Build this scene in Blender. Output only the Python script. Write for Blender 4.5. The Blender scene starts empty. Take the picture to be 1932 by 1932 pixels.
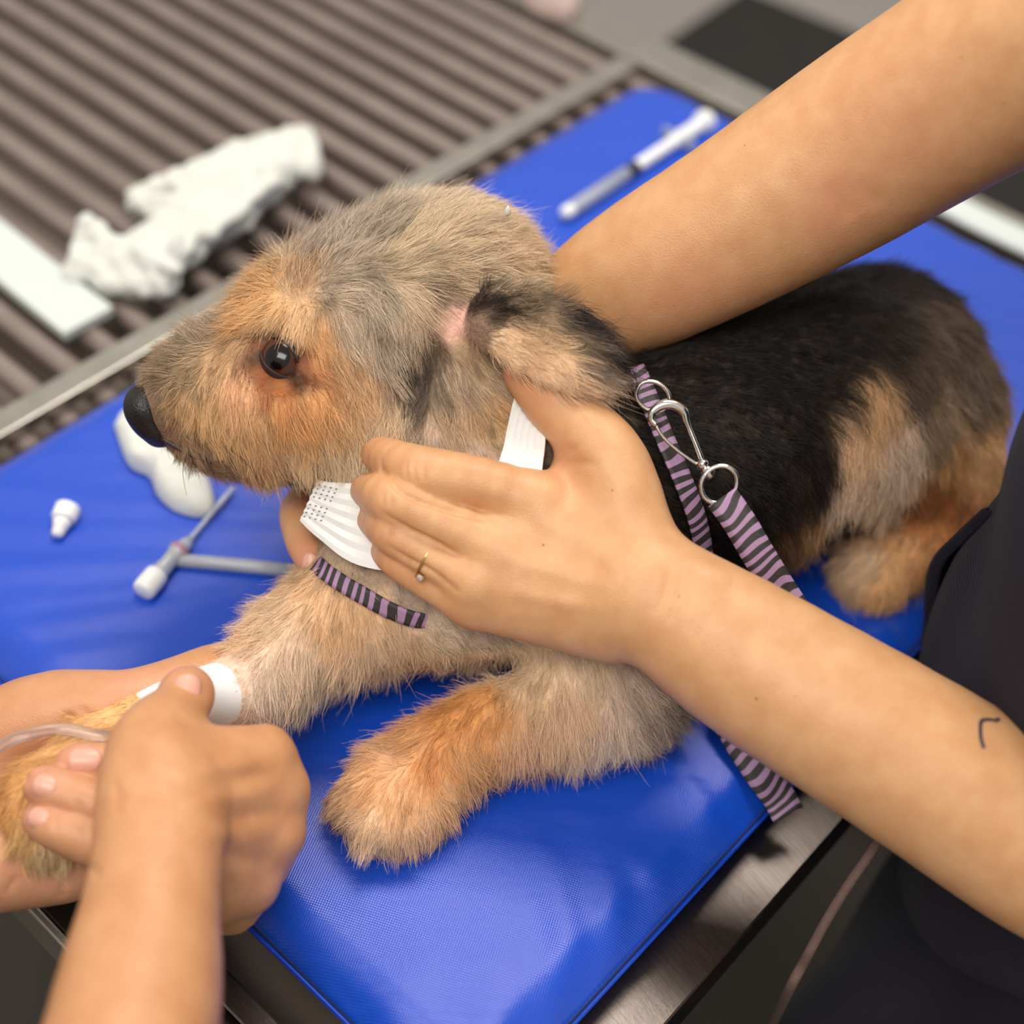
import bpy, bmesh, math, random
import numpy as np
from mathutils import Vector, Matrix
from mathutils.bvhtree import BVHTree

random.seed(7)
rng = np.random.default_rng(7)
SC = bpy.context.scene
COL = SC.collection

# ------------------------------------------------------------------ camera
# world: z up, mat top at z = 0, camera above the origin, +y away from the camera
FPX = 2714.0
NRM = np.array([0.04496695, -0.66929149, -0.74163796])
CAM_H = 0.6378086
FWD = np.array([0, 0, 1.0])
YA = FWD - NRM * (FWD @ NRM)
YA /= np.linalg.norm(YA)
XA = np.cross(YA, NRM)
W = np.stack([XA, YA, NRM])
CAM = np.array([0, 0, CAM_H])
cam_data = bpy.data.cameras.new('camera')
cam = bpy.data.objects.new('camera', cam_data)
COL.objects.link(cam)
cam_data.sensor_width = 36.0
cam_data.lens = 36.0 * FPX / 1932.0
cam_data.clip_start = 0.02
right, down, fwd = W @ np.array([1.0, 0, 0]), W @ np.array([0, 1.0, 0]), W @ np.array([0, 0, 1.0])
m = Matrix.Identity(4)
for i in range(3):
    m[i][0], m[i][1], m[i][2], m[i][3] = right[i], -down[i], -fwd[i], CAM[i]
cam.matrix_world = m
cam_data.dof.use_dof = True
cam_data.dof.focus_distance = 0.695
cam_data.dof.aperture_fstop = 3.0
SC.camera = cam

# ------------------------------------------------------------------ light
world = bpy.data.worlds.new('world')
SC.world = world
world.use_nodes = True
world.node_tree.nodes['Background'].inputs[0].default_value = (1.0, 0.96, 0.9, 1)
world.node_tree.nodes['Background'].inputs[1].default_value = 0.62


def area(name, loc, aim, sx, sy, power, col):
    l = bpy.data.lights.new(name, 'AREA')
    l.shape = 'RECTANGLE'
    l.size, l.size_y, l.energy, l.color = sx, sy, power, col
    o = bpy.data.objects.new(name, l)
    COL.objects.link(o)
    o.location = loc
    o.rotation_euler = (Vector(aim) - Vector(loc)).to_track_quat('-Z', 'Y').to_euler()
    return o


area('ceiling_panel_light', (0.18, 1.25, 1.75), (0.05, 0.5, 0), 0.95, 0.42, 24, (1.0, 0.95, 0.88))
area('ceiling_panel_light', (-0.35, -0.35, 1.75), (-0.05, 0.5, 0), 1.2, 0.7, 26, (1.0, 0.95, 0.88))

SC.view_settings.view_transform = 'Standard'
SC.view_settings.look = 'None'
SC.view_settings.gamma = 1.0
SC.view_settings.use_curve_mapping = False
SC.view_settings.exposure = -0.10


cy = SC.cycles
cy.max_bounces, cy.diffuse_bounces, cy.glossy_bounces, cy.transmission_bounces = 5, 2, 3, 5
cy.caustics_reflective = cy.caustics_refractive = False
cy.use_adaptive_sampling = True
cy.adaptive_threshold = 0.12
cy.adaptive_min_samples = 16


# ------------------------------------------------------------------ measuring helpers
def ray(px, py):
    return W @ np.array([(px - 966) / FPX, (py - 966) / FPX, 1.0])


def P(px, py, z=0.0):
    r = ray(px, py)
    return CAM + r * ((z - CAM_H) / r[2])


def PD(px, py, d):
    return CAM + ray(px, py) * d


def unit(v):
    v = np.asarray(v, float)
    return v / max(1e-12, np.linalg.norm(v))


# table axes: U along the long side of the mat, V along the short side
MC = np.array([0.044, 0.6535, 0.0])
U = np.array([-0.637, -0.771, 0.0])
V = np.array([0.771, -0.637, 0.0])
Z = np.array([0, 0, 1.0])


def T(u, v, z=0.0):
    return MC + U * u + V * v + Z * z


def lin(c):
    c = c.lstrip('#')
    out = []
    for i in (0, 2, 4):
        x = int(c[i:i + 2], 16) / 255
        out.append(x / 12.92 if x <= 0.04045 else ((x + 0.055) / 1.055) ** 2.4)
    return np.array(out)


# ------------------------------------------------------------------ mesh helpers
def fast_mesh(name, verts, faces, smooth=True):
    """faces: (N,3) or (N,4) array"""
    verts = np.asarray(verts, np.float32)
    faces = np.asarray(faces, np.int32)
    me = bpy.data.meshes.new(name)
    n, k = faces.shape
    me.vertices.add(len(verts))
    me.vertices.foreach_set('co', verts.ravel())
    me.loops.add(n * k)
    me.loops.foreach_set('vertex_index', faces.ravel())
    me.polygons.add(n)
    me.polygons.foreach_set('loop_start', np.arange(0, n * k, k, dtype=np.int32))
    me.update(calc_edges=True)
    me.validate()
    if smooth:
        me.polygons.foreach_set('use_smooth', np.ones(len(me.polygons), bool))
    return me


def link(name, me, mat=None, parent=None):
    o = bpy.data.objects.new(name, me)
    COL.objects.link(o)
    if mat is not None:
        me.materials.append(mat)
    if parent is not None:
        o.parent = parent
    return o


def from_bm(name, bm, mat=None, parent=None, smooth=True):
    me = bpy.data.meshes.new(name)
    bmesh.ops.recalc_face_normals(bm, faces=bm.faces[:])
    bm.to_mesh(me)
    bm.free()
    if smooth:
        for p in me.polygons:
            p.use_smooth = True
    return link(name, me, mat, parent)


def thing(name, label, cat, loc=(0, 0, 0), group=None):
    o = bpy.data.objects.new(name, None)
    COL.objects.link(o)
    o.empty_display_size = 0.02
    o['label'] = label
    o['category'] = cat
    if group:
        o['group'] = group
    return o


def tag(o, label, cat, group=None):
    o['label'] = label
    o['category'] = cat
    if group:
        o['group'] = group
    return o


def catmull(pts, n=6):
    pts = np.asarray(pts, float)
    if len(pts) < 3:
        t = np.linspace(0, 1, n + 1)[:, None]
        return pts[0] * (1 - t) + pts[1] * t
    ext = np.vstack([2 * pts[0] - pts[1], pts, 2 * pts[-1] - pts[-2]])
    out = []
    for i in range(1, len(ext) - 2):
        p0, p1, p2, p3 = ext[i - 1:i + 3]
        for t in np.linspace(0, 1, n, endpoint=False):
            out.append(0.5 * ((2 * p1) + (-p0 + p2) * t + (2 * p0 - 5 * p1 + 4 * p2 - p3) * t * t
                              + (-p0 + 3 * p1 - 3 * p2 + p3) * t ** 3))
    out.append(pts[-1])
    return np.array(out)


def frames(path, up=None):
    """tangent / normal / binormal along a path by parallel transport"""
    path = np.asarray(path, float)
    tan = np.gradient(path, axis=0)
    tan /= np.maximum(1e-12, np.linalg.norm(tan, axis=1))[:, None]
    if up is None:
        up = Z if abs(tan[0][2]) < 0.9 else np.array([1.0, 0, 0])
    n = unit(up - tan[0] * (up @ tan[0]))
    N = []
    for t in tan:
        n = unit(n - t * (n @ t))
        N.append(n)
    N = np.array(N)
    return tan, N, np.cross(tan, N)


def sweep_arrays(path, rad, seg=10, up=None, ry=None, closed=False, cap=True):
    path = np.asarray(path, float)
    n = len(path)
    rad = np.full(n, rad) if np.isscalar(rad) else np.asarray(rad, float)
    ry = rad if ry is None else (np.full(n, ry) if np.isscalar(ry) else np.asarray(ry, float))
    tan, N, Bn = frames(path, up)
    if closed:
        tan = np.roll(path, -1, 0) - np.roll(path, 1, 0)
        tan /= np.linalg.norm(tan, axis=1)[:, None]
        c = path.mean(0)
        N = path - c
        N -= tan * np.sum(N * tan, 1)[:, None]
        N /= np.linalg.norm(N, axis=1)[:, None]
        Bn = np.cross(tan, N)
    a = np.linspace(0, 2 * math.pi, seg, endpoint=False)
    v = (path[:, None] + N[:, None] * (np.cos(a)[None, :, None] * rad[:, None, None])
         + Bn[:, None] * (np.sin(a)[None, :, None] * ry[:, None, None])).reshape(-1, 3)
    f = []
    for i in range(n if closed else n - 1):
        j = (i + 1) % n
        for k in range(seg):
            l = (k + 1) % seg
            f.append((i * seg + k, i * seg + l, j * seg + l, j * seg + k))
    v = list(map(tuple, v))
    if cap and not closed:
        f.append(tuple(range(seg - 1, -1, -1)))
        f.append(tuple((n - 1) * seg + k for k in range(seg)))
    return v, f


def add_geo(bm, v, f):
    vs = [bm.verts.new(p) for p in v]
    for q in f:
        try:
            bm.faces.new([vs[i] for i in q])
        except ValueError:
            pass


def sweep(name, path, rad, mat, parent=None, seg=10, up=None, ry=None, closed=False):
    bm = bmesh.new()
    add_geo(bm, *sweep_arrays(path, rad, seg, up, ry, closed))
    return from_bm(name, bm, mat, parent)


def lathe(name, axis0, axis1, prof, mat, parent=None, seg=20):
    """prof: list of (t along axis 0..1, radius)"""
    a, b = np.asarray(axis0, float), np.asarray(axis1, float)
    path = [a + (b - a) * t for t, r in prof]
    tan = unit(b - a)
    up = Z if abs(tan[2]) < 0.9 else np.array([1.0, 0, 0])
    n = unit(up - tan * (up @ tan))
    bn = np.cross(tan, n)
    bm = bmesh.new()
    rings = []
    for (t, r), c in zip(prof, path):
        rings.append([bm.verts.new(c + (n * math.cos(x) + bn * math.sin(x)) * max(r, 1e-5))
                      for x in np.linspace(0, 2 * math.pi, seg, endpoint=False)])
    for r0, r1 in zip(rings, rings[1:]):
        for k in range(seg):
            bm.faces.new((r0[k], r0[(k + 1) % seg], r1[(k + 1) % seg], r1[k]))
    bm.faces.new(rings[0][::-1])
    bm.faces.new(rings[-1])
    return from_bm(name, bm, mat, parent)


def box_bm(bm, c, ax, ay, az, hx, hy, hz, bev=0.0, seg=2):
    c = np.asarray(c, float)
    vs = []
    for sx in (-1, 1):
        for sy in (-1, 1):
            for sz in (-1, 1):
                vs.append(bm.verts.new(c + ax * hx * sx + ay * hy * sy + az * hz * sz))
    fs = [(0, 1, 3, 2), (4, 6, 7, 5), (0, 4, 5, 1), (2, 3, 7, 6), (0, 2, 6, 4), (1, 5, 7, 3)]
    faces = [bm.faces.new([vs[i] for i in f]) for f in fs]
    if bev > 0:
        edges = list({e for f in faces for e in f.edges})
        bmesh.ops.bevel(bm, geom=edges, offset=bev, segments=seg, profile=0.5, affect='EDGES')


def box(name, c, ax, ay, az, hx, hy, hz, mat, parent=None, bev=0.002, smooth=False):
    bm = bmesh.new()
    box_bm(bm, c, ax, ay, az, hx, hy, hz, bev)
    return from_bm(name, bm, mat, parent, smooth)


def tribox(name, u0, u1, v0, v1, z0, z1, mat, parent=None, bev=0.0015):
    return box(name, T((u0 + u1) / 2, (v0 + v1) / 2, (z0 + z1) / 2), U, V, Z,
               (u1 - u0) / 2, (v1 - v0) / 2, (z1 - z0) / 2, mat, parent, bev)


# ------------------------------------------------------------------ signed-distance sculpting
def smin(a, b, k):
    if k <= 0:
        return np.minimum(a, b)
    h = np.maximum(k - np.abs(a - b), 0) / k
    return np.minimum(a, b) - h * h * k * 0.25


def cone(a, b, ra, rb, k=0.004):
    a, b = np.asarray(a, np.float32), np.asarray(b, np.float32)
    ab = b - a
    L2 = max(float(ab @ ab), 1e-12)

    def f(p):
        w = p - a
        t = np.clip((w @ ab) / L2, 0, 1)
        q = w - t[..., None] * ab
        return np.sqrt((q * q).sum(-1)) - (ra + (rb - ra) * t)
    r = max(ra, rb)
    return (f, np.minimum(a, b) - r, np.maximum(a, b) + r, k)


def chain(pts, k=0.004, sub=0):
    """pts: list of (pos, r)"""
    arr = np.array([[*p, r] for p, r in pts])
    if sub:
        arr = catmull(arr, sub)
    return [cone(arr[i][:3], arr[i + 1][:3], arr[i][3], arr[i + 1][3], k) for i in range(len(arr) - 1)]


def ell(c, radii, axes=None, k=0.01):
    c = np.asarray(c, np.float32)
    R = np.eye(3) if axes is None else np.array([unit(a) for a in axes])
    R = R.astype(np.float32)
    rd = np.asarray(radii, np.float32)

    def f(p):
        q = (p - c) @ R.T
        k0 = np.sqrt(((q / rd) ** 2).sum(-1))
        k1 = np.sqrt(((q / (rd * rd)) ** 2).sum(-1)) + 1e-9
        return k0 * (k0 - 1) / k1
    m_ = float(max(radii))
    return (f, c - m_, c + m_, k)


def ecap(a, b, wa, ta, wb, tb, e1, k=0.01):
    """tapered capsule with an elliptic section: half width w along e1, half thickness t"""
    a, b = np.asarray(a, np.float32), np.asarray(b, np.float32)
    ab = b - a
    L = max(float(np.linalg.norm(ab)), 1e-6)
    d = ab / L
    e1 = np.asarray(e1, float)
    e1 = unit(e1 - d * (e1 @ d)).astype(np.float32)
    e2 = np.cross(d, e1).astype(np.float32)

    def f(p):
        w = p - a
        ax = w @ d
        t = np.clip(ax / L, 0, 1)
        s = ax - t * L
        aw = wa + (wb - wa) * t
        at = ta + (tb - ta) * t
        u, v = w @ e1, w @ e2
        k0 = np.sqrt((u / aw) ** 2 + (v / at) ** 2 + (s / at) ** 2)
        k1 = np.sqrt((u / aw ** 2) ** 2 + (v / at ** 2) ** 2 + (s / at ** 2) ** 2) + 1e-9
        return k0 * (k0 - 1) / k1
    r = max(wa, wb, ta, tb)
    return (f, np.minimum(a, b) - r, np.maximum(a, b) + r, k)


def limb(pts, e1, k=0.01, sub=3):
    """pts: (pos, half width, half thickness)"""
    arr = catmull(np.array([[*p, w, t] for p, w, t in pts]), sub)
    return [ecap(arr[i][:3], arr[i + 1][:3], arr[i][3], arr[i][4], arr[i + 1][3], arr[i + 1][4], e1, k)
            for i in range(len(arr) - 1)]


def eval_field(layers, pts, lo, hi, margin):
    out = None
    for kl, mode, prims in layers:
        d = np.full(pts.shape[:2], 0.05, np.float32)
        for f, plo, phi, k in prims:
            mg = margin + 1.5 * k + 0.003
            idx = np.nonzero(np.all((hi > plo - mg) & (lo < phi + mg), axis=1))[0]
            if len(idx):
                d[idx] = smin(d[idx], f(pts[idx]).astype(np.float32), k)
        if out is None:
            out = d
        elif mode == 'u':
            out = smin(out, d, kl)
        else:
            out = -smin(-out, d, kl)
    return out


def sdf_mesh(layers, res, B=10):
    """sparse surface nets over a stack of layers [(k, 'u'|'s', [prims]), ...]"""
    add = [p for kl, mode, pr in layers if mode == 'u' for p in pr]
    blk = B * res
    org = np.min([p[1] for p in add], axis=0) - 4 * res
    top = np.max([p[2] for p in add], axis=0) + 4 * res
    nb = np.ceil((top - org) / blk).astype(int)
    mark = np.zeros(nb, bool)
    for f, lo, hi, k in add:
        a = np.maximum(((lo - 2 * res - k - org) / blk).astype(int), 0)
        b = np.minimum(((hi + 2 * res + k - org) / blk).astype(int) + 1, nb)
        mark[a[0]:b[0], a[1]:b[1], a[2]:b[2]] = True
    bid = np.argwhere(mark)
    lo = (org + bid * blk).astype(np.float32)
    cen = (lo + blk / 2)[:, None, :]
    dc = eval_field(layers, cen, lo, lo + blk, blk * 1.5)[:, 0]
    bid = bid[np.abs(dc) < blk * 1.9]
    lo = (org + bid * blk).astype(np.float32)
    g = np.arange(B + 1)
    grid = np.stack(np.meshgrid(g, g, g, indexing='ij'), -1).reshape(-1, 3)
    d = np.empty((len(bid), (B + 1) ** 3), np.float32)
    for s in range(0, len(bid), 200):
        l = lo[s:s + 200]
        pts = l[:, None, :] + (grid * res).astype(np.float32)[None]
        d[s:s + 200] = eval_field(layers, pts, l, l + blk, 2 * res)
    d = d.reshape(-1, B + 1, B + 1, B + 1)
    sgn = d < 0
    cnt = np.zeros((len(bid), B, B, B), np.int8)
    offs = [(x, y, z) for x in (0, 1) for y in (0, 1) for z in (0, 1)]
    for x, y, z in offs:
        cnt += sgn[:, x:x + B, y:y + B, z:z + B]
    ci = np.argwhere((cnt > 0) & (cnt < 8))
    dv = np.stack([d[ci[:, 0], ci[:, 1] + x, ci[:, 2] + y, ci[:, 3] + z] for x, y, z in offs], 1)
    acc = np.zeros((len(ci), 3))
    num = np.zeros(len(ci))
    for i in range(8):
        for j in range(i + 1, 8):
            df = np.array(offs[j]) - np.array(offs[i])
            if np.abs(df).sum() != 1:
                continue
            cr = (dv[:, i] < 0) != (dv[:, j] < 0)
            t = np.where(cr, dv[:, i] / np.where(cr, dv[:, i] - dv[:, j], 1), 0)
            acc += np.where(cr[:, None], np.array(offs[i]) + t[:, None] * df, 0)
            num += cr
    gc = bid[ci[:, 0]] * B + ci[:, 1:]
    verts = org + (gc + acc / num[:, None]) * res
    NY, NZ = int(nb[1]) * B + 2, int(nb[2]) * B + 2

    def gid(c):
        return ((c[:, 0] + 1) * NY + c[:, 1] + 1) * NZ + c[:, 2] + 1
    ids = gid(gc)
    order = np.argsort(ids)
    sid = ids[order]
    quads = []
    for a in range(3):
        sl0 = [slice(None), slice(0, B), slice(0, B), slice(0, B)]
        sl1 = list(sl0)
        sl1[a + 1] = slice(1, B + 1)
        s0, s1 = sgn[tuple(sl0)], sgn[tuple(sl1)]
        e = np.argwhere(s0 != s1)
        inside = s0[tuple(e.T)]
        ge = bid[e[:, 0]] * B + e[:, 1:]
        b, c = (a + 1) % 3, (a + 2) % 3
        q, ok = [], np.ones(len(e), bool)
        for ob, oc in ((0, 0), (1, 0), (1, 1), (0, 1)):
            w = ge.copy()
            w[:, b] -= ob
            w[:, c] -= oc
            key = gid(w)
            pos = np.minimum(np.searchsorted(sid, key), len(sid) - 1)
            ok &= sid[pos] == key
            q.append(order[pos])
        q = np.stack(q, 1)
        q[~inside] = q[~inside][:, ::-1]
        quads.append(q[ok])
    quads = np.vstack(quads)
    # relax the lattice a little
    for it in range(2):
        s = np.zeros_like(verts)
        n = np.zeros(len(verts))
        for i in range(4):
            for j in (1, 3):
                np.add.at(s, quads[:, i], verts[quads[:, (i + j) % 4]])
                np.add.at(n, quads[:, i], 1)
        verts = np.where(n[:, None] > 0, verts * 0.5 + 0.5 * s / np.maximum(n, 1)[:, None], verts)
    return verts, quads


class Shape:
    """a sculpted mesh that can be measured by rays"""

    def __init__(self, name, layers, res):
        self.v, self.f = sdf_mesh(layers, res)
        self.name = name
        self.build()

    def build(self):
        self.me = fast_mesh(self.name, self.v, self.f)
        self.bvh = BVHTree.FromPolygons(self.v.tolist(), self.f.tolist())

    def sculpt(self, strokes):
        """strokes: (pixel polyline, amount along the normal, width); negative amounts are creases"""
        n = np.empty(len(self.v) * 3, np.float32)
        self.me.vertices.foreach_get('normal', n)
        n = n.reshape(-1, 3)
        d_tot = np.zeros(len(self.v))
        for pix, amp, sig in strokes:
            pts = [self.hit(x, y) for x, y in catmull(np.array(pix, float), 4)]
            pts = [q[0] for q in pts if q is not None]
            if len(pts) < 2:
                continue
            pts = np.array(pts)
            lo, hi = pts.min(0) - 3 * sig, pts.max(0) + 3 * sig
            idx = np.nonzero(np.all((self.v > lo) & (self.v < hi), axis=1))[0]
            if not len(idx):
                continue
            q = self.v[idx]
            best = np.full(len(idx), 1.0)
            fade = np.zeros(len(idx))
            m_ = len(pts) - 1
            for i in range(m_):
                a, ab = pts[i], pts[i + 1] - pts[i]
                L2 = max(ab @ ab, 1e-12)
                t = np.clip(((q - a) @ ab) / L2, 0, 1)
                dd = np.linalg.norm(q - a - t[:, None] * ab, axis=1)
                fade = np.where(dd < best, np.sin(math.pi * np.clip((i + t) / m_, 0, 1)) ** 0.7, fade)
                best = np.minimum(best, dd)
            d_tot[idx] += amp * fade * np.exp(-(best / sig) ** 2)
        self.v = self.v + n * d_tot[:, None]
        bpy.data.meshes.remove(self.me)
        self.build()

    def hit(self, px, py):
        r = ray(px, py)
        loc, nor, i, dist = self.bvh.ray_cast(Vector(CAM), Vector(unit(r)))
        if loc is None:
            return None
        nor = np.array(nor)
        if nor @ r > 0:
            nor = -nor
        return np.array(loc), nor

    def near(self, p):
        loc, nor, i, dist = self.bvh.find_nearest(Vector(p))
        return np.array(loc), np.array(nor)


# ------------------------------------------------------------------ materials
def mat(name, base, rough=0.5, metal=0.0, spec=0.5, noise=None, bump=None, coat=0.0, sss=0.0, trans=0.0,
        stretch=None, sheen=0.0, attr=None):
    """noise: (scale, amount, colour2), bump: (scale, strength, distance)"""
    m = bpy.data.materials.new(name)
    m.use_nodes = True
    nt = m.node_tree
    b = nt.nodes['Principled BSDF']
    b.inputs['Base Color'].default_value = (*base, 1)
    b.inputs['Roughness'].default_value = rough
    b.inputs['Metallic'].default_value = metal
    b.inputs['Specular IOR Level'].default_value = spec
    b.inputs['Coat Weight'].default_value = coat
    b.inputs['Transmission Weight'].default_value = trans
    if sheen:
        b.inputs['Sheen Weight'].default_value = sheen
    if sss:
        b.inputs['Subsurface Weight'].default_value = sss
        b.inputs['Subsurface Radius'].default_value = (1.0, 0.35, 0.2)
        b.inputs['Subsurface Scale'].default_value = 0.004
    tc = nt.nodes.new('ShaderNodeTexCoord')
    vec = tc.outputs['Object']
    if stretch:
        mp = nt.nodes.new('ShaderNodeMapping')
        mp.inputs['Scale'].default_value = stretch[:3]
        if len(stretch) > 3:
            mp.vector_type = 'POINT'
            mp.inputs['Rotation'].default_value = (0, 0, 0)
            rot = nt.nodes.new('ShaderNodeVectorRotate')
            rot.rotation_type = 'Z_AXIS'
            rot.inputs['Angle'].default_value = stretch[3]
            nt.links.new(vec, rot.inputs['Vector'])
            vec = rot.outputs[0]
        nt.links.new(vec, mp.inputs[0])
        vec = mp.outputs[0]
    col = None
    if attr:
        at = nt.nodes.new('ShaderNodeAttribute')
        at.attribute_name = attr
        col = at.outputs['Color']
        nt.links.new(col, b.inputs['Base Color'])
    if noise:
        nz = nt.nodes.new('ShaderNodeTexNoise')
        nz.inputs['Scale'].default_value = noise[0]
        nz.inputs['Detail'].default_value = 2
        nt.links.new(vec, nz.inputs['Vector'])
        ramp = nt.nodes.new('ShaderNodeMapRange')
        ramp.inputs[1].default_value, ramp.inputs[2].default_value = 0.35, 0.65
        ramp.inputs[3].default_value, ramp.inputs[4].default_value = 0.0, noise[1]
        nt.links.new(nz.outputs[0], ramp.inputs[0])
        mix = nt.nodes.new('ShaderNodeMix')
        mix.data_type = 'RGBA'
        nt.links.new(ramp.outputs[0], mix.inputs[0])
        if col is not None:
            nt.links.new(col, mix.inputs[6])
        else:
            mix.inputs[6].default_value = (*base, 1)
        mix.inputs[7].default_value = (*noise[2], 1)
        nt.links.new(mix.outputs[2], b.inputs['Base Color'])
    if bump:
        bz = nt.nodes.new('ShaderNodeTexNoise')
        bz.inputs['Scale'].default_value = bump[0]
        bz.inputs['Detail'].default_value = 1
        nt.links.new(vec, bz.inputs['Vector'])
        bp = nt.nodes.new('ShaderNodeBump')
        bp.inputs['Strength'].default_value = bump[1]
        bp.inputs['Distance'].default_value = bump[2]
        nt.links.new(bz.outputs[0], bp.inputs['Height'])
        nt.links.new(bp.outputs[0], b.inputs['Normal'])
    return m

# ------------------------------------------------------------------ materials in use
steel = mat('brushed_steel', lin('#6c645f'), 0.30, 1.0, noise=(55, 0.45, lin('#534842')), bump=(300, 0.15, 0.0004),
            stretch=(1, 14, 1, 0.88))
steel_edge = mat('steel_edge', lin('#b9b4a9'), 0.4, 0.9, noise=(40, 0.3, lin('#8b857c')))
rod_metal = mat('rod_metal', lin('#a8978f'), 0.38, 0.55, noise=(25, 0.3, lin('#6e5e58')), bump=(120, 0.1, 0.0003))
dark_tray = mat('dark_tray', lin('#83756a'), 0.45, 0.3, noise=(8, 0.4, lin('#6e6156')))
floor_mat_m = mat('floor_vinyl', lin('#463e36'), 0.5, noise=(3, 0.4, lin('#3c352e')), bump=(60, 0.1, 0.001))
rubber_black = mat('black_rubber', lin('#1b1815'), 0.7, noise=(20, 0.4, lin('#252018')), bump=(200, 0.3, 0.001))
white_cloth = mat('white_gauze', lin('#dcddd5'), 0.9, spec=0.15, noise=(30, 0.2, lin('#d0d2c6')), bump=(500, 0.35, 0.0006), sss=0.1)
white_paper = mat('white_paper', lin('#d6dcd8'), 0.6, spec=0.3, noise=(18, 0.25, lin('#ccd5d1')), bump=(150, 0.1, 0.0004))
white_plastic = mat('white_plastic', lin('#f0f0ee'), 0.35, noise=(50, 0.15, lin('#e3e4e4')))
white_tape = mat('white_tape', lin('#f1f1ef'), 0.7, spec=0.25, noise=(60, 0.15, lin('#e6e5e2')), bump=(900, 0.2, 0.0002), sss=0.08)
chrome = mat('chrome', lin('#d9d6d0'), 0.14, 1.0, noise=(60, 0.2, lin('#bdb8b0')))
gold = mat('gold', lin('#d8b46a'), 0.2, 1.0, noise=(80, 0.2, lin('#c9a050')))


def vinyl_blue():
    m = mat('blue_vinyl', lin('#0049c4'), 0.34, spec=0.5, noise=(5, 0.3, lin('#0044ba')))
    nt = m.node_tree
    b = nt.nodes['Principled BSDF']
    b.inputs['Specular IOR Level'].default_value = 0.8
    b.inputs['Specular Tint'].default_value = (1.0, 0.88, 0.96, 1)
    b.inputs['Sheen Weight'].default_value = 0.14
    b.inputs['Sheen Roughness'].default_value = 0.45
    b.inputs['Sheen Tint'].default_value = (1.0, 0.75, 0.95, 1)
    tc = nt.nodes.new('ShaderNodeTexCoord')
    rot = nt.nodes.new('ShaderNodeVectorRotate')
    rot.rotation_type = 'Z_AXIS'
    rot.inputs['Angle'].default_value = 0.25
    nt.links.new(tc.outputs['Object'], rot.inputs[0])
    w1 = nt.nodes.new('ShaderNodeTexWave')
    w1.inputs['Scale'].default_value = 260
    w2 = nt.nodes.new('ShaderNodeTexWave')
    w2.bands_direction = 'Y'
    w2.inputs['Scale'].default_value = 260
    nt.links.new(rot.outputs[0], w1.inputs['Vector'])
    nt.links.new(rot.outputs[0], w2.inputs['Vector'])
    ad = nt.nodes.new('ShaderNodeMath')
    ad.operation = 'ADD'
    nt.links.new(w1.outputs['Fac'], ad.inputs[0])
    nt.links.new(w2.outputs['Fac'], ad.inputs[1])
    b1 = nt.nodes.new('ShaderNodeBump')
    b1.inputs['Strength'].default_value = 0.16
    b1.inputs['Distance'].default_value = 0.0006
    nt.links.new(ad.outputs[0], b1.inputs['Height'])
    mp = nt.nodes.new('ShaderNodeMapping')
    mp.inputs['Scale'].default_value = (6, 22, 6)
    mp.inputs['Rotation'].default_value = (0, 0, 0.15)
    nt.links.new(tc.outputs['Object'], mp.inputs[0])
    nz = nt.nodes.new('ShaderNodeTexNoise')
    nz.inputs['Scale'].default_value = 1.6
    nz.inputs['Detail'].default_value = 3
    nt.links.new(mp.outputs[0], nz.inputs['Vector'])
    b2 = nt.nodes.new('ShaderNodeBump')
    b2.inputs['Strength'].default_value = 0.3
    b2.inputs['Distance'].default_value = 0.006
    nt.links.new(nz.outputs[0], b2.inputs['Height'])
    nt.links.new(b1.outputs[0], b2.inputs['Normal'])
    nt.links.new(b2.outputs[0], b.inputs['Normal'])
    return m


blue_vinyl = vinyl_blue()
blue_piping = mat('blue_piping', lin('#0a48c8'), 0.35, noise=(30, 0.3, lin('#0a3cb0')))
thread_m = mat('dark_thread', lin('#151c33'), 0.8, noise=(80, 0.3, lin('#20283f')))

# ------------------------------------------------------------------ setting
FLOOR_Z = -0.93
o = box('floor', (0.5, 2.0, FLOOR_Z - 0.03), np.array([1.0, 0, 0]), np.array([0, 1.0, 0]), Z, 4, 4.5, 0.03, floor_mat_m, bev=0)
o['kind'] = 'structure'
o = box('wall_back', (0.5, 6.2, 0.57), np.array([1.0, 0, 0]), np.array([0, 1.0, 0]), Z, 4, 0.05, 1.5,
        mat('painted_wall', lin('#b9b6b0'), 0.8, noise=(4, 0.3, lin('#aeaaa2'))), bev=0)
o['kind'] = 'structure'

# low pale bench beyond the table with a black pad on it
BZ = -0.36
fa, fb, fc = P(1215, 72, BZ), P(1400, 2, BZ), P(1760, 150, BZ)
e2 = unit(fc - fb)
e1 = fa - fb
e1 = unit(e1 - e2 * (e1 @ e2))
bench = thing('low_bench', 'pale grey low bench standing past the far end of the table', 'bench')
bc = fb + e1 * 0.15 + e2 * 0.30
bench_m = mat('pale_laminate', lin('#98928d'), 0.45, noise=(6, 0.3, lin('#8b8580')))
box('bench_top', bc - Z * 0.02, e1, e2, Z, 0.48, 0.75, 0.02, bench_m, bench, .004)
box('bench_base', bc + Z * ((FLOOR_Z - BZ - .04) / 2 - .02), e1, e2, Z, 0.44, 0.71, (BZ - .04 - FLOOR_Z) / 2, bench_m, bench, .004)
o = box('black_pad', fb + e1 * 0.24 + e2 * 0.34 + Z * .0115, e1, e2, Z, 0.24, 0.34, .011, rubber_black, None, .006)
tag(o, 'black rubber pad lying on the pale bench beyond the table', 'pad')

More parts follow.
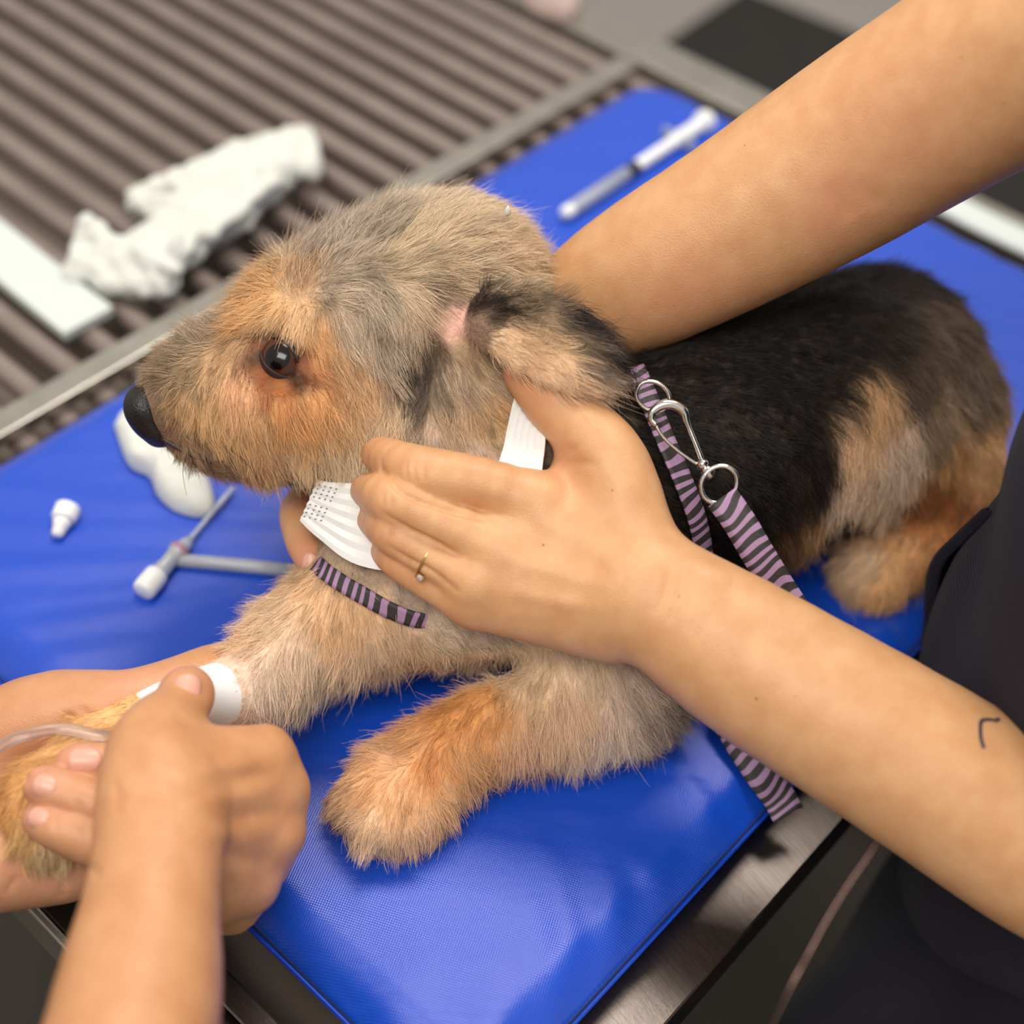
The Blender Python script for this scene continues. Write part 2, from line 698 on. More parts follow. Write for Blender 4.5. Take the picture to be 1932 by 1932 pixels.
# ------------------------------------------------------------------ examination table
TZ = -0.034          # top of the steel frame
table = thing('examination_table', 'steel examination table with a grate of dark round rods and a flat rim', 'table')
RV0, RV1 = -0.86, 0.271
tribox('frame_beam', -0.40, 0.405, 0.20, RV1, TZ - 0.03, TZ, steel, table)
tribox('frame_beam', -0.455, -0.412, RV0, RV1, TZ - 0.03, TZ, steel_edge, table)
tribox('frame_beam', -0.40, 0.37, -0.300, -0.279, TZ - 0.004, TZ + 0.006, steel_edge, table)
tribox('frame_beam', -0.455, 0.43, RV0 - 0.04, RV0, TZ - 0.03, TZ, steel_edge, table)
tribox('rim_strip', 0.397, 0.424, RV0, RV1, TZ - 0.03, TZ - 0.001, steel, table)
tribox('rim_strip', 0.381, 0.3945, RV0, RV1, TZ - 0.03, TZ, steel, table)
tribox('rim_lip', 0.4245, 0.4295, RV0, RV1, TZ - 0.04, TZ + 0.003, steel_edge, table)
tribox('drain_tray', -0.41, 0.38, RV0, 0.199, TZ - 0.056, TZ - 0.048, dark_tray, table)
for u_, v_ in ((-0.43, 0.24), (0.40, 0.24), (-0.43, -0.85), (0.40, -0.85)):
    lathe('leg', T(u_, v_, FLOOR_Z), T(u_, v_, TZ - 0.031), [(0, 0.02), (0.02, 0.016), (1, 0.016)], steel_edge, table, 14)
# the rods, each its own piece
RR = 0.0088
pitch = 0.0315
rod_v, rod_f = sweep_arrays([V * RV0, V * (RV0 * 0.3), V * 0.199], RR, 12)
rod_me = fast_mesh('grate_rod', rod_v, [q for q in rod_f if len(q) == 4])
rod_me.materials.append(rod_metal)
u_ = -0.395
while u_ < 0.352:
    o = bpy.data.objects.new('grate_rod', rod_me)
    COL.objects.link(o)
    o.parent = table
    o.location = T(u_, 0, TZ - 0.0045 - RR)
    u_ += pitch

# ------------------------------------------------------------------ blue padded mat
MA, MB_, MR, MT = 0.363, 0.241, 0.035, 0.033


def mat_mesh():
    na, nb_ = 220, 150
    r_ = np.random.default_rng(3)
    aa = np.sin(np.linspace(-1, 1, na) * math.pi / 2) * 0.35 + np.linspace(-1, 1, na) * 0.65
    bb = np.sin(np.linspace(-1, 1, nb_) * math.pi / 2) * 0.35 + np.linspace(-1, 1, nb_) * 0.65
    A, Bq = np.meshgrid(aa * MA, bb * MB_, indexing='ij')
    x = np.clip((np.abs(A) - (MA - MR)) / MR, 0, 1)
    y = np.clip((np.abs(Bq) - (MB_ - MR)) / MR, 0, 1)
    cm = (x > 0) & (y > 0)
    x2 = x * np.sqrt(1 - y * y / 2)
    y2 = y * np.sqrt(1 - x * x / 2)
    A = np.where(cm, np.sign(A) * (MA - MR + x2 * MR), A)
    Bq = np.where(cm, np.sign(Bq) * (MB_ - MR + y2 * MR), Bq)
    qx, qy = np.abs(A) - (MA - MR), np.abs(Bq) - (MB_ - MR)
    sd = np.hypot(np.maximum(qx, 0), np.maximum(qy, 0)) + np.minimum(np.maximum(qx, qy), 0) - MR
    e = np.clip(-sd, 0, 1)
    z = -0.013 * np.clip(1 - e / 0.024, 0, 1) ** 2
    # soft folds in the cover
    folds = [((0.05, 1000), (520, 1010), 0.0012, 0.010), ((0, 1075), (500, 1050), 0.0014, 0.009),
             ((20, 1190), (430, 1130), 0.0016, 0.008), ((60, 1250), (400, 1200), 0.0013, 0.008),
             ((0, 930), (250, 960), 0.0010, 0.010), ((30, 1140), (300, 1110), 0.0010, 0.007),
             ((1230, 1400), (1330, 1520), 0.0015, 0.007), ((1300, 1370), (1390, 1480), 0.0015, 0.007),
             ((1020, 1610), (1080, 1780), 0.0013, 0.009), ((1130, 1600), (1160, 1740), 0.0012, 0.008),
             ((1200, 1620), (1290, 1720), 0.0012, 0.007), ((700, 1680), (1000, 1850), 0.0010, 0.02),
             ((1500, 1080), (1700, 1200), 0.0015, 0.008), ((1530, 1130), (1660, 1240), 0.0015, 0.008)]
    for p0, p1, amp, wid in folds:
        q0, q1 = P(*p0), P(*p1)
        a0 = np.array([(q0 - MC) @ U, (q0 - MC) @ V])
        a1 = np.array([(q1 - MC) @ U, (q1 - MC) @ V])
        d = a1 - a0
        L = np.linalg.norm(d)
        d /= L
        wx, wy = A - a0[0], Bq - a0[1]
        t = wx * d[0] + wy * d[1]
        s = -wx * d[1] + wy * d[0]
        end = np.clip(1 - np.maximum(np.maximum(-t, t - L), 0) / 0.04, 0, 1)
        z = z + amp * np.exp(-(s / wid) ** 2) * end ** 2 * np.clip(e / 0.02, 0, 1)
    # slight puckers along the seams
    ang = np.arctan2(Bq, A)
    z = z + 0.0010 * np.exp(-e / 0.018) * np.sin(ang * 60 + 3 * np.sin(ang * 9)) * (e > 0.003)
    v = [T(a, b, zz) for a, b, zz in zip(A.ravel(), Bq.ravel(), z.ravel())]
    idx = np.arange(na * nb_).reshape(na, nb_)
    f = [(int(idx[i, j]), int(idx[i, j + 1]), int(idx[i + 1, j + 1]), int(idx[i + 1, j])) for i in range(na - 1) for j in range(nb_ - 1)]
    loop = list(idx[:, 0]) + list(idx[-1, 1:]) + list(idx[-2::-1, -1]) + list(idx[0, -2:0:-1])
    edge = np.array([v[i] for i in loop])
    ring = loop
    ctr = edge.mean(0)
    # sides: bulge out, then in to the underside
    base = len(v)
    prof = [(0.0016, -0.017), (0.0014, -0.021), (-0.002, -0.028), (-0.008, -MT)]
    uv = np.array([[(p - MC) @ U, (p - MC) @ V] for p in edge])
    cx = np.clip(uv[:, 0], -(MA - MR), MA - MR)
    cy = np.clip(uv[:, 1], -(MB_ - MR), MB_ - MR)
    nrm = np.stack([uv[:, 0] - cx, uv[:, 1] - cy], 1)
    nrm /= np.maximum(np.linalg.norm(nrm, axis=1), 1e-9)[:, None]
    prev = ring
    for off, zz in prof:
        cur = []
        for k in range(len(uv)):
            a, b = uv[k] + nrm[k] * off
            v.append(T(a, b, zz))
            cur.append(len(v) - 1)
        for k in range(len(uv)):
            l = (k + 1) % len(uv)
            f.append((int(prev[l]), int(prev[k]), cur[k], cur[l]))
        prev = cur
    bm = bmesh.new()
    add_geo(bm, v, f)
    bm.verts.ensure_lookup_table()
    bm.faces.new([bm.verts[i] for i in prev])
    pip = np.array([T(*(uv[k] + nrm[k] * 0.0014), -0.0155) for k in range(len(uv))])
    pip2 = np.array([T(*(uv[k] + nrm[k] * 0.0006), -0.0115) for k in range(len(uv))])
    return bm, pip, pip2


bm, pip, stitch_line = mat_mesh()
mat_thing = thing('examination_mat', 'blue vinyl padded mat with stitched edges lying on the steel table', 'mat')
from_bm('cushion', bm, blue_vinyl, mat_thing)
sweep('piping', pip[::2], 0.0012, blue_piping, mat_thing, 8, closed=True)
sweep('stitching', stitch_line[::2], 0.00045, thread_m, mat_thing, 5, closed=True)

# ------------------------------------------------------------------ the dog
def axes_from(d, up=Z):
    d = unit(d)
    s = unit(np.cross(up, d))
    return [d, s, np.cross(d, s)]


trunk = chain([(P(890, 1060, .070), .050), (P(1060, 965, .082), .066), (P(1330, 855, .083), .068),
               (P(1530, 775, .083), .066), (P(1640, 715, .078), .063)], 0.02)
trunk += chain([(P(1150, 1010, .045), .045), (P(1560, 820, .045), .045)], 0.03)
trunk += chain([(P(770, 1045, .068), .043), (P(900, 1010, .075), .05)], 0.03)
neck = chain([(P(800, 960, .080), .050), (P(815, 830, .105), .050), (P(850, 700, .130), .048)], 0.02)
# haunch and hind leg
haunch = [ell(P(1700, 835, .055), (.062, .040, .048), axes_from(P(1780, 800, .06) - P(1600, 900, .04)), .02)]
haunch += chain([(P(1600, 905, .040), .030), (P(1760, 890, .040), .034), (P(1815, 950, .030), .022)], 0.015)
haunch += chain([(P(1815, 940, .026), .020), (P(1730, 1025, .020), .017), (P(1650, 1070, .016), .017)], 0.01)
haunch += [ell(P(1655, 1070, .015), (.026, .022, .015), axes_from(P(1630, 1085, 0) - P(1740, 1010, 0)), .01)]
# near foreleg
fore = chain([(P(1080, 1080, .065), .042), (P(1160, 1240, .045), .032), (P(1200, 1310, .030), .024)], 0.02)
fore += chain([(P(1190, 1315, .030), .025), (P(1050, 1345, .030), .023), (P(920, 1375, .028), .019), (P(840, 1420, .024), .0185),
               (P(770, 1480, .018), .019)], 0.012)
fore += [ell(P(755, 1490, .018), (.034, .027, .018), axes_from(P(735, 1540, 0) - P(850, 1410, 0)), .012)]
for tx, ty in ((655, 1520), (700, 1555), (755, 1565), (805, 1540)):
    fore += chain([(P(760, 1480, .018), .012), (P(tx, ty, .011), .0095)], 0.008)
# far foreleg, held out to the side
farleg = chain([(P(780, 1110, .060), .040), (P(660, 1160, .052), .031), (P(560, 1215, .048), .024), (P(495, 1275, .050), .0180), (P(450, 1302, .052), .0140),
                (P(380, 1325, .054), .0130), (P(270, 1368, .056), .0135), (P(180, 1420, .056), .015), (P(90, 1510, .054), .018),
                (P(85, 1580, .050), .014)], 0.012)
# head
hd = unit(P(300, 770, .122) - P(770, 600, .150))
hax = axes_from(hd)
HC = P(775, 600, .150)
head = [ell(HC, (.066, .053, .055), hax, .012),
        ell(P(860, 552, .156), (.046, .045, .044), hax, .02),
        ell(P(640, 640, .150), (.052, .046, .042), hax, .02),
        ell(P(690, 770, .122), (.05, .036, .034), hax, .02),
        ell(P(560, 590, .158), (.030, .030, .020), hax, .018)]
head += chain([(P(590, 725, .140), .039), (P(480, 735, .136), .0335), (P(400, 740, .132), .0275), (P(338, 757, .129), .0195)], 0.015)
head += chain([(P(640, 815, .112), .026), (P(500, 832, .112), .019), (P(410, 828, .112), .014), (P(360, 815, .115), .011)], 0.012)
# ear flap folded back
e0, e1_, e2_, e3_ = PD(905, 588, .692), PD(1000, 622, .680), PD(1085, 668, .673), PD(1155, 722, .677)
ear_w = unit(PD(1100, 600, .675) - PD(1040, 715, .672))
ear = limb([(e0, .015, .006), (e1_, .019, .0045), (e2_, .018, .004), (e3_, .012, .004)], ear_w, 0.006)
socket = [ell(PD(526, 672, .690), (.0105, .0105, .0105), None, .004)]
canal = chain([(PD(853, 612, .672), .006), (PD(862, 608, .70), .008)], .004)
dog_layers = [(0, 'u', trunk + neck + haunch + fore + farleg + head), (0.006, 'u', ear)]
DOG = Shape('dog_body', dog_layers, 0.0028)

# ------------------------------------------------------------------ coat of the dog: markings, one painted shaded gap and lie of the hair, measured at points on the body
CP = [
 # crown and nape
 (640,380,-.3,-1,22,.9,'#b5a692'),(760,340,.5,-1,22,.9,'#b8a793'),(880,400,.8,-.6,15,.6,'#cbb899'),(960,480,1,-.3,14,.5,'#c8b08e'),
 (700,440,.7,-.8,20,.7,'#a39582'),(800,450,.6,-.8,16,.5,'#c6b393'),(880,500,1,-.3,15,.5,'#bfab8c'),(700,370,0,-1,22,.9,'#a99a86'),
 (590,420,-.4,-1,22,.9,'#aea08c'),(820,380,.5,-1,16,.6,'#bfae95'),(760,500,.6,-.3,16,.45,'#bba98a'),(860,540,.9,0,14,.4,'#b09c7c'),(970,540,1,.1,14,.45,'#b59f7e'),
 # forehead
 (520,450,-.2,-1,20,.9,'#b8a68a'),(470,510,-.9,-.4,19,.9,'#cfa872'),(435,560,-1,-.1,18,.9,'#d0a468'),(590,480,.5,-.9,20,.7,'#978a7b'),
 (560,530,.2,-.8,15,.6,'#a88a68'),(640,540,.9,.1,15,.5,'#a69783'),(500,540,-.8,-.3,15,.7,'#c59c66'),(640,480,.7,-.7,16,.5,'#a69886'),
 # brow and eye
 (510,590,-.5,.8,15,.6,'#d8b078'),(560,610,-.1,1,15,.6,'#e0c090'),(600,640,.2,1,13,.4,'#cb9a60'),(460,600,-.8,.6,13,.6,'#cb9c62'),
 (488,655,-.3,.4,5,.15,'#6a3d22'),(575,692,.6,.4,6,.15,'#84492a'),(530,725,.2,1,7,.2,'#a8642f'),(548,632,.1,.5,6,.25,'#b0703c'),(600,690,.8,.5,9,.25,'#b07a48'),
 (500,706,-.1,.8,6,.15,'#8a4e28'),(512,640,-.2,.4,4,.15,'#3a2016'),(498,668,-.2,.4,3,.1,'#2e1a12'),(556,706,.3,.4,4,.1,'#3a2014'),(540,700,.2,.6,3,.1,'#3a2014'),(520,692,.2,.6,3,.1,'#40241a'),(560,672,.4,.4,4,.1,'#55301c'),
 # temple
 (660,620,.4,1,15,.35,'#b5a48e'),(700,560,.5,.7,16,.4,'#b0a18c'),(720,660,.5,1,15,.35,'#ac9c88'),(780,560,.6,.6,15,.4,'#bda98c'),(770,620,.2,1,13,.35,'#a8967e'),
 (640,680,.5,.9,14,.3,'#b8946c'),
 # ear base and canal
 (800,690,0,1,12,.35,'#3d332a'),(780,735,-.1,1,13,.35,'#574b40'),(826,650,.1,1,8,.3,'#4c3e2e'),(835,560,.7,.2,11,.3,'#6b5a47'),(935,582,1,-.1,13,.35,'#2a221d'),
 (895,572,1,0,10,.3,'#332923'),(985,570,1,.1,13,.35,'#6a5a45'),(858,606,.5,.1,3,.1,'#e2b3a3'),(848,632,.2,.6,3,.1,'#d3a894'),(872,596,.9,.0,4,.15,'#d6ada0'),(836,600,-.2,.5,4,.15,'#b89880'),
 (905,610,1,.2,9,.2,'#7a6250'),(880,660,.6,.8,12,.35,'#a08a68'),(860,720,.4,.9,13,.35,'#b09b82'),(930,700,.7,.7,13,.35,'#bda486'),(835,740,.2,1,13,.3,'#7d6c5a'),
 # ear flap
 (960,640,1,.45,13,.2,'#caaa84'),(1020,610,1,.5,13,.25,'#8f785c'),(1060,690,1,.6,13,.2,'#cfae88'),(1080,640,1,.6,13,.25,'#705e4a'),(1120,700,1,.6,13,.25,'#786858'),
 (1150,740,1,.6,14,.25,'#ab967e'),(1100,735,1,.5,13,.25,'#cba884'),(1000,665,1,.55,13,.2,'#d2b08a'),(1050,650,1,.5,13,.2,'#b79b76'),
 (1090,600,1,.5,15,.4,'#2a2322'),(1160,660,1,.5,15,.4,'#221c1b'),
 # muzzle
 (330,690,-.6,-.3,13,.7,'#8a765c'),(380,640,-.4,-.5,15,.8,'#95836c'),(420,610,-.5,-.3,15,.8,'#8d7b68'),(360,700,-.3,.5,9,.4,'#957f5f'),(400,700,-.2,.6,9,.35,'#b6946a'),
 (450,650,-.2,.3,8,.35,'#9a7a56'),(300,730,-.7,.4,6,.4,'#836e56'),(330,770,-.2,1,8,.35,'#ab8a60'),(302,795,-.4,.8,4,.3,'#6a5540'),(380,780,0,1,11,.35,'#cba671'),
 (450,740,.1,1,10,.25,'#d4a678'),(480,800,.1,1,13,.3,'#dfb47c'),(420,830,.1,1,12,.35,'#cda873'),(350,820,.3,.8,9,.35,'#94785a'),(400,862,.5,.7,9,.35,'#86684e'),
 # cheek
 (540,780,.2,1,14,.3,'#dea564'),(600,760,.4,1,14,.3,'#dca566'),(650,790,.3,1,15,.3,'#e0bc88'),(560,850,.15,1,15,.4,'#e4c79a'),(640,860,.1,1,16,.4,'#e4d0ac'),
 (700,830,.2,1,16,.4,'#e3d0ae'),(680,720,.4,1,14,.3,'#cca679'),(740,780,.2,1,15,.35,'#d2ba96'),(770,840,.2,1,13,.3,'#b09a82'),(480,855,.1,1,12,.35,'#c8a274'),
 # throat and nape under the ear
 (850,780,.3,1,12,.3,'#b09472'),(900,800,.5,.9,11,.3,'#ad8f68'),(960,770,.6,.8,11,.3,'#c09a68'),(880,850,.3,1,8,.25,'#a5907c'),(800,810,.2,1,12,.3,'#aa9480'),
 (590,915,0,1,6,.3,'#5a4a42'),
 # clipped chest
 (640,1020,.5,.8,3.5,.3,'#96836e'),(700,1080,.6,.7,3.5,.3,'#998671'),(780,1130,.6,.7,5,.3,'#9b8a7a'),(850,1180,.6,.7,8,.3,'#b5a58e'),(960,1190,.7,.6,7,.3,'#a6988b'),(620,960,.4,.9,4,.3,'#7d6b5c'),
 # far foreleg
 (540,1080,-.3,.3,11,.6,'#dfc095'),(600,1110,-.2,.5,11,.5,'#deba8e'),(520,1160,-.4,.6,13,.5,'#e3c7a2'),(640,1180,0,1,13,.4,'#dab384'),(460,1200,-.8,.4,13,.6,'#dcbb95'),
 (560,1240,-.1,1,15,.4,'#e3caad'),(500,1300,.1,1,17,.4,'#e2cfb9'),(440,1262,-.5,.5,8,.3,'#e0c2ac'),(600,1300,.1,1,17,.45,'#e3d0b5'),(680,1240,.1,1,15,.4,'#dabfa1'),
 (740,1190,.1,1,13,.35,'#d8bb97'),(700,1140,.2,.9,10,.35,'#d8b488'),
 (415,1312,-.8,.4,1.5,.05,'#e0c2ac'),(380,1325,-.8,.4,1.5,.05,'#e0c2ac'),(330,1345,-.8,.4,1.5,.05,'#d8ae74'),(285,1362,-.9,.4,5,.15,'#d4a666'),(235,1378,-1,.4,9,.2,'#d4a666'),
 (190,1395,-1,.4,9,.25,'#d6a96c'),(40,1510,-.4,.8,10,.4,'#cf9c58'),(100,1600,.2,1,11,.5,'#ceb284'),(60,1560,-.3,1,10,.4,'#cda566'),
 # near foreleg
 (1000,1220,.2,1,11,.35,'#e3ceac'),(1100,1250,.4,.9,12,.4,'#e3ccac'),(1200,1300,.6,.8,13,.4,'#bba692'),(1240,1345,.6,.6,12,.4,'#938272'),(1000,1290,0,1,14,.4,'#e3c8a0'),
 (900,1250,0,1,13,.4,'#dabfa2'),(1080,1340,.1,1,16,.45,'#d5b694'),(980,1380,.1,1,16,.45,'#d2ab86'),(1150,1380,.2,1,16,.45,'#d2bca8'),(900,1330,-.3,.9,12,.35,'#d2954f'),
 (850,1370,-.5,.8,11,.35,'#cf8f4b'),(940,1350,-.1,1,12,.35,'#d29856'),(780,1400,-.6,.6,11,.4,'#d6a06a'),(720,1390,-.8,-.2,11,.5,'#dcae80'),(820,1440,-.2,1,12,.4,'#d29252'),
 (700,1470,-.6,.6,11,.4,'#d8a772'),(760,1510,-.1,1,11,.4,'#d6a774'),(640,1500,-.9,.4,10,.45,'#d8b188'),(690,1570,-.3,1,11,.4,'#dbba95'),(780,1570,.1,1,11,.4,'#d3ad86'),
 (850,1500,.7,.6,11,.45,'#d2a574'),(880,1430,.5,.8,13,.4,'#d2a16b'),
 # black saddle
 (1200,680,1,.3,14,.4,'#1b1613'),(1300,800,1,.4,14,.4,'#171311'),(1400,900,1,.5,14,.4,'#191412'),(1350,1000,.8,.7,14,.4,'#1b1614'),(1250,900,.8,.6,14,.4,'#171412'),
 (1450,700,1,.3,14,.4,'#171311'),(1500,800,1,.5,14,.4,'#1b1512'),(1550,640,1,.3,14,.45,'#1d1713'),(1450,950,.8,.7,14,.4,'#1c1613'),(1400,1080,.6,.8,13,.4,'#1d1815'),
 (1200,1100,.6,.8,12,.4,'#221c19'),(1300,1200,.6,.8,12,.4,'#241d1a'),(1495,1010,.6,.8,13,.4,'#5f3f26'),(1525,990,.2,1,13,.4,'#b08758'),(1100,900,.8,.6,12,.4,'#1d1817'),(1560,720,1,.4,14,.4,'#1d1713'),(1590,560,1,.3,14,.45,'#1d1713'),(1650,480,1,.3,14,.45,'#241c17'),(1580,640,1,.4,14,.4,'#1b1512'),(1540,880,.6,.8,14,.4,'#221a16'),(1230,640,1,.3,14,.4,'#1b1613'),(1190,810,.9,.5,13,.4,'#1b1613'),(1150,870,.9,.5,12,.4,'#1d1816'),(1225,745,1,.4,14,.4,'#1a1513'),(1190,640,1,.3,14,.4,'#1f1917'),(1370,720,1,.3,14,.4,'#171311'),(1420,800,1,.4,14,.4,'#171311'),(1330,930,.8,.6,14,.4,'#191412'),(1530,940,.4,.9,13,.4,'#2a1f18'),(1480,600,1,.2,14,.4,'#191411'),(1400,640,1,.2,14,.4,'#191411'),
 # rump and hind leg
 (1700,520,.8,.4,15,.5,'#2c221b'),(1790,620,.6,.8,15,.5,'#4e3f32'),(1840,720,.4,.9,15,.5,'#5f4f40'),(1720,700,.4,.9,15,.45,'#4f4034'),(1780,780,.3,1,16,.45,'#897258'),
 (1650,760,.2,1,15,.4,'#b89264'),(1620,830,-.1,1,15,.4,'#d9b388'),(1700,850,.1,1,16,.4,'#c2ac95'),(1600,920,-.2,1,15,.4,'#d9bd9e'),(1680,930,0,1,16,.4,'#d2b494'),
 (1800,860,.3,1,16,.4,'#c08f58'),(1850,850,.5,.8,15,.4,'#d2a872'),(1780,930,.2,1,13,.35,'#a46430'),(1720,980,-.2,1,12,.35,'#b27238'),(1700,1030,-.5,.8,11,.4,'#d6a66c'),
 (1640,1060,-.7,.6,11,.45,'#e0c29c'),(1680,1100,-.2,1,11,.4,'#d6a66e'),(1740,1070,.2,1,11,.4,'#c9955c'),(1615,990,-.2,1,9,.3,'#3a2c20'),(1660,640,.7,.6,15,.45,'#30261e'),  # dark brown point paints the shade in the gap between thigh and foot
]
cp_pos, cp_dir, cp_len, cp_lift, cp_col = [], [], [], [], []
for x, y, dx, dy, L, lf, c in CP:
    h = DOG.hit(x, y)
    if h is None:
        h = DOG.near(P(x, y, .05))
    p, nrm = h
    dep = (W.T @ (p - CAM))[2]
    d = PD(x + dx * 30, y + dy * 30, dep) - p
    d = d - nrm * (d @ nrm)
    cp_pos.append(p)
    cp_dir.append(unit(d))
    cp_len.append(L * .001)
    cp_lift.append(lf)
    lc = lin(c)
    lc = lc * 0.88 + lc.mean() * 0.12
    lc = lc * (np.array([1.42, 1.34, 1.30]) if lc.mean() > 0.03 else np.array([0.95, 0.9, 0.9]))
    cp_col.append(lc * min(1.0, 0.92 / lc.max()))
cp_pos, cp_dir, cp_len, cp_lift, cp_col = map(lambda a: np.array(a, np.float32), (cp_pos, cp_dir, cp_len, cp_lift, cp_col))


def coat(pts):
    """colour, direction, length, lift at surface points"""
    out = [np.zeros((len(pts), n), np.float32) for n in (3, 3, 1, 1)]
    for s in range(0, len(pts), 20000):
        q = pts[s:s + 20000].astype(np.float32)
        d2 = (q * q).sum(1)[:, None] - 2 * q @ cp_pos.T + (cp_pos * cp_pos).sum(1)[None]
        w = 1 / (np.maximum(d2, 0) + 1.0e-5) ** 2.6
        w /= w.sum(1)[:, None]
        out[0][s:s + 20000] = np.exp(w @ np.log(cp_col)) * 0.7 + (w @ cp_col) * 0.3
        w2 = 1 / (np.maximum(d2, 0) + 4e-5) ** 2.0
        w2 /= w2.sum(1)[:, None]
        out[1][s:s + 20000] = w2 @ cp_dir
        out[2][s:s + 20000] = (w @ cp_len)[:, None]
        out[3][s:s + 20000] = (w2 @ cp_lift)[:, None]
    return out


dog = thing('dog', 'small dog lying on the blue mat, black back with grey and tan fur', 'dog')
c_, _, _, _ = coat(DOG.v)
ca = DOG.me.attributes.new('coat', 'FLOAT_COLOR', 'POINT')
ca.data.foreach_set('color', np.concatenate([c_, np.ones((len(c_), 1), np.float32)], 1).ravel())
hide = mat('dog_hide', (0.4, 0.3, 0.2), 0.8, spec=0.1, attr='coat', noise=(200, 0.25, lin('#8a7460')), bump=(500, 0.4, 0.002))
dog_body = link('body', DOG.me, hide, dog)

# places the hair leaves free: eye, nose, tape, neck band
BANDPX = [(640, 968), (705, 992), (800, 1005), (900, 985), (968, 930), (990, 870), (1000, 820), (1010, 770), (1020, 730)]
BANDPT = [DOG.hit(*q) for q in BANDPX]
EYE = DOG.hit(527, 672)
# strands
fq = DOG.f
tri = np.concatenate([fq[:, [0, 1, 2]], fq[:, [0, 2, 3]]])
ta, tb_, tc_ = DOG.v[tri[:, 0]], DOG.v[tri[:, 1]], DOG.v[tri[:, 2]]
cr = np.cross(tb_ - ta, tc_ - ta)
ar = np.linalg.norm(cr, axis=1) / 2
tn = cr / np.maximum(2 * ar, 1e-15)[:, None]
tc3 = (ta + tb_ + tc_) / 3
view = (CAM - tc3)
view /= np.linalg.norm(view, axis=1)[:, None]
facing = (tn * view).sum(1)
if np.median(facing[facing != 0]) < -2:
    tn = -tn
wgt = ar * np.where(facing > -0.25, 1.0, 0.35)
wgt *= np.where((tc3[:, 2] < 0.004) | (tn[:, 2] < -0.75), 0, 1)
tcol, _, tlen, _ = coat(tc3)
lum = tcol.mean(1)
wgt *= np.where(lum < 0.02, 0.8, 1.0) * np.where(tlen[:, 0] < 0.0045, 1.3, 1.0)
onhead = np.linalg.norm(tc3 - P(600, 650, .145), axis=1) < 0.125
wgt *= np.where(onhead, 1.6, 1.0)
NH = 190000
pick = rng.choice(len(tri), NH, p=wgt / wgt.sum())
r1, r2 = np.sqrt(rng.random(NH)), rng.random(NH)
root = ta[pick] * (1 - r1)[:, None] + tb_[pick] * (r1 * (1 - r2))[:, None] + tc_[pick] * (r1 * r2)[:, None]
nrm = tn[pick]
col, dr, ln, lf = coat(root)
dr = dr - nrm * (dr * nrm).sum(1)[:, None]
conf = np.clip(np.linalg.norm(dr, axis=1), 0, 1)
dr /= np.maximum(np.linalg.norm(dr, axis=1), 1e-6)[:, None]
keep = np.ones(NH)
de = np.linalg.norm(root - EYE[0], axis=1)
keep *= np.clip((de - 0.0100) / 0.006, 0.0, 1)
dn = np.linalg.norm(root - P(285, 778, .129), axis=1)
keep *= np.clip((dn - 0.013) / 0.006, 0.0, 1)
for q in catmull(np.array([b_[0] for b_ in BANDPT]), 3):
    dq = np.linalg.norm(root - q, axis=1)
    keep *= np.clip((dq - 0.009) / 0.008, 0.12, 1)
dq = np.linalg.norm(root - P(452, 1300, .052), axis=1)
keep *= np.clip((dq - 0.013) / 0.010, 0.1, 1)
fly = rng.random(NH) < 0.03
L = keep * ln[:, 0] * (0.55 + 0.6 * rng.random(NH)) * np.where(fly, 1.22, 1.0)
lf = lf[:, 0] * (0.7 + 0.6 * rng.random(NH))
d0 = dr + nrm * lf[:, None] + rng.normal(0, 1, (NH, 3)) * (0.24 + 0.6 * (1 - conf))[:, None]
d0[:NH // 26] += rng.normal(0, 0.30, (NH // 26, 3))
d0 /= np.linalg.norm(d0, axis=1)[:, None]
curl = rng.normal(0, 0.26, (NH, 3))
K = 6
ts = np.linspace(0, 1, K)
strand = np.empty((NH, K, 3))
for k, t in enumerate(ts):
    strand[:, k] = root - nrm * 0.0008 + (d0 * t + curl * t * t * 0.8 + dr * 0.28 * t * t - nrm * (lf * 0.22 * t * t)[:, None]) * L[:, None] \
        + np.array([0, 0, -1]) * (0.10 * t * t * L)[:, None]
# tufts: neighbouring strands draw together towards their tips
NG = NH // 26
from mathutils.kdtree import KDTree
kd = KDTree(NG)
for i in range(NG):
    kd.insert(root[i], i)
kd.balance()
gi = np.array([kd.find(r)[1] for r in root])
amt = np.where(fly, 0.05, 0.35 + 0.4 * rng.random(NH)) * np.clip(ln[:, 0] / 0.008, 0.2, 1)
for k, t in enumerate(ts):
    g = strand[gi, k] + (root - root[gi]) * (1 - 0.85 * t)
    w_ = (amt * t ** 1.2)[:, None]
    strand[:, k] = strand[:, k] * (1 - w_) + g * w_
strand[:, :, 2] = np.maximum(strand[:, :, 2], 0.0012)
gb = np.exp(rng.normal(0, 0.16, NG))
br = gb[gi] * np.exp(rng.normal(0, 0.22, NH))
br *= np.where(rng.random(NH) < 0.10, 0.55, 1.0) * np.where(rng.random(NH) < 0.12, 1.25, 1.0)
col = col * br[:, None]
col = np.clip(col * np.minimum(1, 0.95 / col.max(1))[:, None], 0.003, 0.95)
hc = bpy.data.hair_curves.new('fur')
hc.add_curves([K] * NH)
hc.position_data.foreach_set('vector', strand.astype(np.float32).ravel())
ra = hc.attributes.get('radius') or hc.attributes.new('radius', 'FLOAT', 'POINT')
ra.data.foreach_set('value', np.tile(np.array([1.0, .95, .85, .7, .5, .2]) * 0.00010, NH).astype(np.float32))
cc = hc.attributes.new('coat', 'FLOAT_COLOR', 'CURVE')
cc.data.foreach_set('color', np.concatenate([col, np.ones((NH, 1))], 1).astype(np.float32).ravel())
fur_m = bpy.data.materials.new('fur')
fur_m.use_nodes = True
nt = fur_m.node_tree
b = nt.nodes['Principled BSDF']
